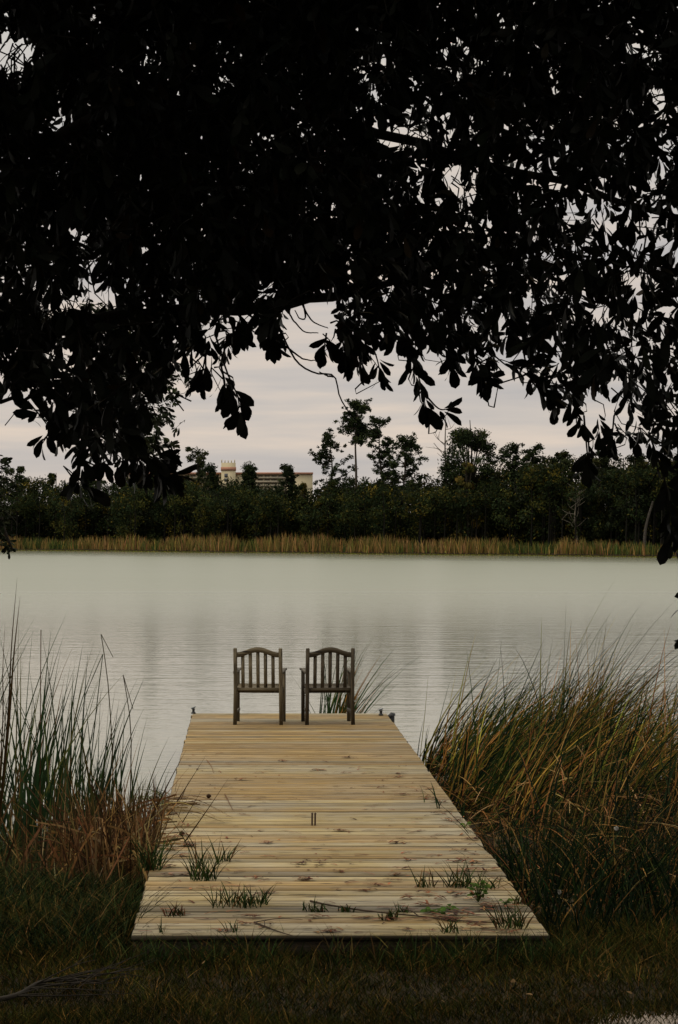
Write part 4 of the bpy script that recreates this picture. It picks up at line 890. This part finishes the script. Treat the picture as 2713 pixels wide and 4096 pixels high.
# hanging sprigs: (pixel polyline, distance)
SPR = [([(500, 780), (525, 860), (552, 925), (546, 968)], 6.4, 2), ([(940, 760), (955, 830), (972, 885), (985, 945)], 6.8, 5), ([(985, 915), (1015, 945), (1040, 945)], 6.8, 1), ([(850, 770), (872, 830), (882, 880)], 7.2, 2), ([(1085, 800), (1108, 850), (1130, 892)], 7.0, 3), ([(1205, 790), (1228, 880), (1262, 905), (1285, 945)], 7.2, 4), ([(1235, 890), (1310, 900), (1330, 950), (1345, 990)], 7.2, 4),
    ([(200, 960), (190, 1050), (180, 1120)], 6.2, 3), ([(170, 1090), (205, 1130)], 6.2, 1), ([(290, 1000), (330, 1060), (370, 1098), (400, 1100)], 6.2, 4), ([(350, 1030), (392, 1068)], 6.6, 2), ([(300, 1010), (318, 1070), (322, 1105)], 6.9, 3), ([(280, 1000), (285, 1060), (290, 1095)], 7.1, 3), ([(330, 1030), (360, 1090), (385, 1120)], 6.7, 3), ([(250, 1000), (240, 1060), (235, 1085)], 7.2, 2), ([(360, 1010), (378, 1060), (405, 1072)], 6.8, 2), ([(120, 900), (95, 945), (82, 948)], 6.4, 1), ([(150, 960), (105, 1012), (95, 1020)], 6.4, 1), ([(1350, 960), (1358, 1050), (1362, 1090)], 6.8, 3), ([(1420, 960), (1412, 1040)], 7, 2), ([(1500, 1000), (1540, 1120), (1556, 1230), (1560, 1280)], 6.6, 5),
    ([(1640, 1270), (1615, 1350), (1588, 1415)], 6.4, 2), ([(1620, 1380), (1590, 1480)], 6.4, 1), ([(640, 720), (632, 770), (640, 805)], 6.9, 3), ([(560, 740), (552, 765), (556, 780)], 6.9, 2), ([(480, 800), (470, 850), (462, 890)], 6.5, 3), ([(510, 840), (520, 885), (518, 920)], 6.5, 3), ([(40, 850), (30, 890)], 6.2, 2), ([(1140, 820), (1180, 850), (1215, 850)], 7.5, 2), ([(790, 780), (805, 840)], 7.1, 3), ([(830, 780), (835, 850)], 7.3, 3), ([(755, 770), (748, 815)], 7.3, 2), ([(1035, 790), (1045, 845)], 7.1, 2), ([(380, 760), (375, 830)], 6.4, 2), ([(430, 780), (425, 830)], 6.4, 2), ([(910, 770), (915, 790)], 7.3, 2)]
for pts, d_, k in SPR:
    W_ = smooth_path([at(a_, b2, d_ + .02 * i_) for i_, (a_, b2) in enumerate(pts)], 12)
    tw_.tubes(W_[None], np.linspace(.0034, .0016, 12)[None], (.03, .026, .02), 5)
    idx = np.linspace(11, 11 - 2.1 * (k - 1), k).astype(int).clip(2, 11); P = W_[idx]; D = unit(W_[idx] - W_[idx - 2] + R.normal(0, .004, (k, 3)))
    grow(lf, tw_, P, D, nl=6, mask=False, Lm=.070, twl=.07)
for pts, d_ in (([(640, 745), (662, 795), (690, 842), (730, 865), (771, 871), (785, 920), (812, 965), (850, 990), (884, 1008)], 6.9), ([(668, 690), (672, 730), (700, 765), (735, 770)], 7.1), ([(690, 680), (720, 740), (760, 760)], 7.2), ([(660, 800), (700, 828), (730, 832)], 6.9), ([(771, 871), (755, 868), (740, 862)], 6.9), ([(930, 790), (950, 840)], 7.0), ([(1000, 720), (1030, 760), (1070, 790)], 7.3), ([(700, 700), (705, 735), (690, 735), (680, 715)], 7.2)):
    W_ = smooth_path([at(a_, b2, d_) for a_, b2 in pts], 24); tw_.tubes((W_ + np.cumsum(R.normal(0, .0006, W_.shape), 0))[None], np.linspace(.0036, .0016, 24)[None], (.03, .026, .02), 5)
# unseen crown over and behind the viewer, large leaves added to shade the lawn
n = 62000; Pq = np.column_stack([R.uniform(-10, 10, n), R.uniform(-9, 9.6, n), R.uniform(0, 2.4, n)])
Pq[:, 2] += np.maximum(4.3, 2.75 + .262 * Pq[:, 1]) + .3 * vnoise(Pq[:, 0], Pq[:, 1], 0, 71)
D = unit(R.normal(size=(n, 3)) + [0, 0, -.4]); NN = unit(np.cross(D, R.normal(size=(n, 3))))
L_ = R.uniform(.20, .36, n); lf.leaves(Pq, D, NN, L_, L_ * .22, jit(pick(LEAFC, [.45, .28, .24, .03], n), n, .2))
lf.build('crown', M_LEAF, oak, oo); tw_.build('twigs', M_BARK, oak, oo)
base = np.array(oak.location)
mb = MB(); tp = smooth_path([base + [0, 0, -.4], base + [.05, 0, .3], base + [.1, .1, 1.6], base + [.3, .2, 3.2], base + [.5, .2, 4.6], base + [.7, .4, 6.6]], 22)
mb.tubes(tp[None], np.concatenate([[.42, .34], np.linspace(.28, .10, 20)])[None], (.05, .042, .034), 12); mb.build('trunk', M_BARK, oak, oo, smooth=True)
for pts, r0 in (([tp[12], at(-350, 640, 7.2), at(0, 765, 8.0), at(300, 735, 8.2), at(560, 700, 8.4), at(760, 660, 8.6), at(1000, 600, 8.9), at(1300, 540, 9.2)], .042), ([tp[15], at(-200, 300, 6.6), at(300, 250, 7.2), at(700, 300, 7.8), at(1150, 420, 8.4), at(1600, 560, 8.8), at(1800, 700, 9)], .034), ([tp[18], at(0, -100, 7), at(700, -60, 8), at(1500, 60, 9), at(1700, 300, 9.3)], .04), ([tp[12], at(-260, 800, 6.2), at(-20, 930, 6.3), at(170, 960, 6.4), at(300, 1010, 6.4)], .011), ([tp[18], np.array([-2., 1, 5.4]), np.array([0, -3., 5.8])], .09), ([tp[16], np.array([0, 4., 5.3]), np.array([4, 5., 5.6])], .09)):
    W_ = smooth_path(pts, 26); W_ = W_ + np.cumsum(R.normal(0, .022, W_.shape), 0) * np.linspace(0, 1, 26)[:, None]; mb = MB(); mb.tubes(W_[None], np.linspace(r0, r0 * .22, 26)[None], (.04, .034, .028), 8); mb.build('limb', M_BARK, oak, oo, smooth=True)
# --- small-leaved tree, farther off on the left
so = tag(empty('small_leaved_oak', (-3.3, 13.2, float(ground(-3.3, 13.2)))), 'small-leaved tree at the left, its fine leaves hanging behind the large ones', 'tree')
oo = -np.array(so.location); lf, tw_ = MB(), MB()
def region(n, u0, u1, v0, v1, keep):
    u = R.uniform(u0, u1, n); v = R.uniform(v0, v1, n); k = keep(u, v); return u[k], v[k]
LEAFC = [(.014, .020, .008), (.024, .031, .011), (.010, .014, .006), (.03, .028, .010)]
u1_, v1_ = region(420, 190, 445, 690, 1070, lambda a_, b2: (b2 < np.interp(a_, [190, 250, 330, 400, 425, 445], [900, 1000, 1050, 1040, 900, 900])) & (b2 > np.interp(a_, [190, 330, 445], [690, 730, 880])))
u2_, v2_ = region(90, -60, 34, 1060, 1290, lambda a_, b2: (b2 < 1285 - np.maximum(0, a_ - 20) * 3) & (a_ < 12 + 20 * np.abs(np.sin(b2 / 23))))
u3_, v3_ = region(500, -700, -20, 500, 1250, lambda a_, b2: a_ < 2000)
P = np.array([at(a_, b2, 12.6 + R.uniform(-.7, .7)) for a_, b2 in zip(np.concatenate([u1_, u2_, u3_]), np.concatenate([v1_, v2_, v3_]))])
D = unit(R.normal(0, .5, (len(P), 3)) + [.5, -.1, -.1])
grow(lf, tw_, P, D, nl=10, Lm=.046, Wm=.0145, mask=False, twl=.12)
lf.build('crown', M_LEAF2, so, oo); tw_.build('twigs', M_BARK, so, oo)
base = np.array(so.location); tp = smooth_path([base + [0, 0, -.2], base + [.1, 0, 1.2], base + [.3, -.1, 2.6], base + [.5, -.2, 4.2]], 12)
mb = MB(); mb.tubes(tp[None], np.linspace(.11, .04, 12)[None], (.05, .044, .036), 9); mb.build('trunk', M_BARK, so, oo, smooth=True)
for pts in ([tp[7], at(-250, 760, 12.6), at(120, 740, 12.6), at(330, 840, 12.6), at(425, 950, 12.6)], [tp[5], at(-250, 1020, 12.6), at(-40, 1130, 12.6), at(15, 1240, 12.6), at(30, 1270, 12.6)], [tp[7], at(-150, 700, 12.7), at(160, 800, 12.7), at(280, 980, 12.7), at(350, 1050, 12.7)]):
    W_ = smooth_path(pts, 18); mb = MB(); mb.tubes(W_[None], np.linspace(.03, .004, 18)[None], (.04, .034, .028), 6); mb.build('limb', M_BARK, so, oo)
# ------------------------------------------------------------------ sky, sun, camera
SUN_AZ, SUN_EL = rad(-105), rad(48)      # azimuth from +Y clockwise; light comes from the left, a little behind
wd = bpy.data.worlds.new('World'); S.world = wd; wd.use_nodes = True; nt = wd.node_tree
bg = nt.nodes['Background']; bg.inputs[1].default_value = .1
sk = N(nt, 'ShaderNodeTexSky', sky_type='NISHITA', sun_disc=False, sun_elevation=SUN_EL, sun_rotation=SUN_AZ)
tc = N(nt, 'ShaderNodeTexCoord'); sp = N(nt, 'ShaderNodeSeparateXYZ'); nt.links.new(tc.outputs['Generated'], sp.inputs[0])
mp = N(nt, 'ShaderNodeMapping'); mp.inputs['Scale'].default_value = (6, 6, 62); nt.links.new(tc.outputs['Generated'], mp.inputs['Vector'])
n1 = N(nt, 'ShaderNodeTexNoise'); n1.inputs['Scale'].default_value = 1.0; n1.inputs['Detail'].default_value = 5; n1.inputs['Roughness'].default_value = .5
nt.links.new(mp.outputs[0], n1.inputs['Vector'])
cl = ramp(nt, n1.outputs[0], [(.36, (4.3, 4.02, 3.92)), (.5, (5.15, 4.6, 4.2)), (.64, (6.5, 5.4, 4.5))])
mz = N(nt, 'ShaderNodeMapRange'); mz.inputs[1].default_value = .12; mz.inputs[2].default_value = .30; nt.links.new(sp.outputs[2], mz.inputs[0])
cl = mixc(nt, cl, (4.75, 4.62, 4.15, 1), mz.outputs[0])
zen = N(nt, 'ShaderNodeMapRange', interpolation_type='SMOOTHSTEP'); zen.inputs[1].default_value = .10; zen.inputs[2].default_value = .7; zen.inputs[3].default_value = 1; zen.inputs[4].default_value = 2.1
nt.links.new(sp.outputs[2], zen.inputs[0])
sc = N(nt, 'ShaderNodeVectorMath', operation='SCALE'); nt.links.new(cl, sc.inputs[0]); nt.links.new(zen.outputs[0], sc.inputs['Scale'])
fin = mixc(nt, sk.outputs[0], sc.outputs[0], .93)
nt.links.new(fin, bg.inputs[0])
L = bpy.data.lights.new('sun', 'SUN'); L.energy = 1.15; L.angle = rad(18); L.color = (1, .90, .74)
lo = bpy.data.objects.new('sun', L); COL.objects.link(lo)
dv = Vector((math.sin(SUN_AZ) * math.cos(SUN_EL), math.cos(SUN_AZ) * math.cos(SUN_EL), math.sin(SUN_EL)))
lo.rotation_euler = dv.to_track_quat('Z', 'Y').to_euler()
cam = bpy.data.cameras.new('camera'); co = bpy.data.objects.new('camera', cam); COL.objects.link(co)
co.location = (0, 0, CAMZ); co.rotation_euler = (rad(90), 0, 0)
cam.sensor_fit = 'VERTICAL'; cam.sensor_height = 36; cam.sensor_width = 36; cam.lens = F / 4096 * 36
cam.shift_x = (2713 / 2 - CX) / 4096; cam.shift_y = (CY - 2048) / 4096
cam.clip_start = .05; cam.clip_end = 9000
S.camera = co
S.view_settings.view_transform = 'Standard'; S.view_settings.look = 'None'; S.view_settings.exposure = .22; S.view_settings.gamma = 1
S.cycles.max_bounces = 6; S.cycles.diffuse_bounces = 3; S.cycles.glossy_bounces = 3; S.cycles.transmission_bounces = 3; S.cycles.transparent_max_bounces = 4
S.cycles.use_denoising = True
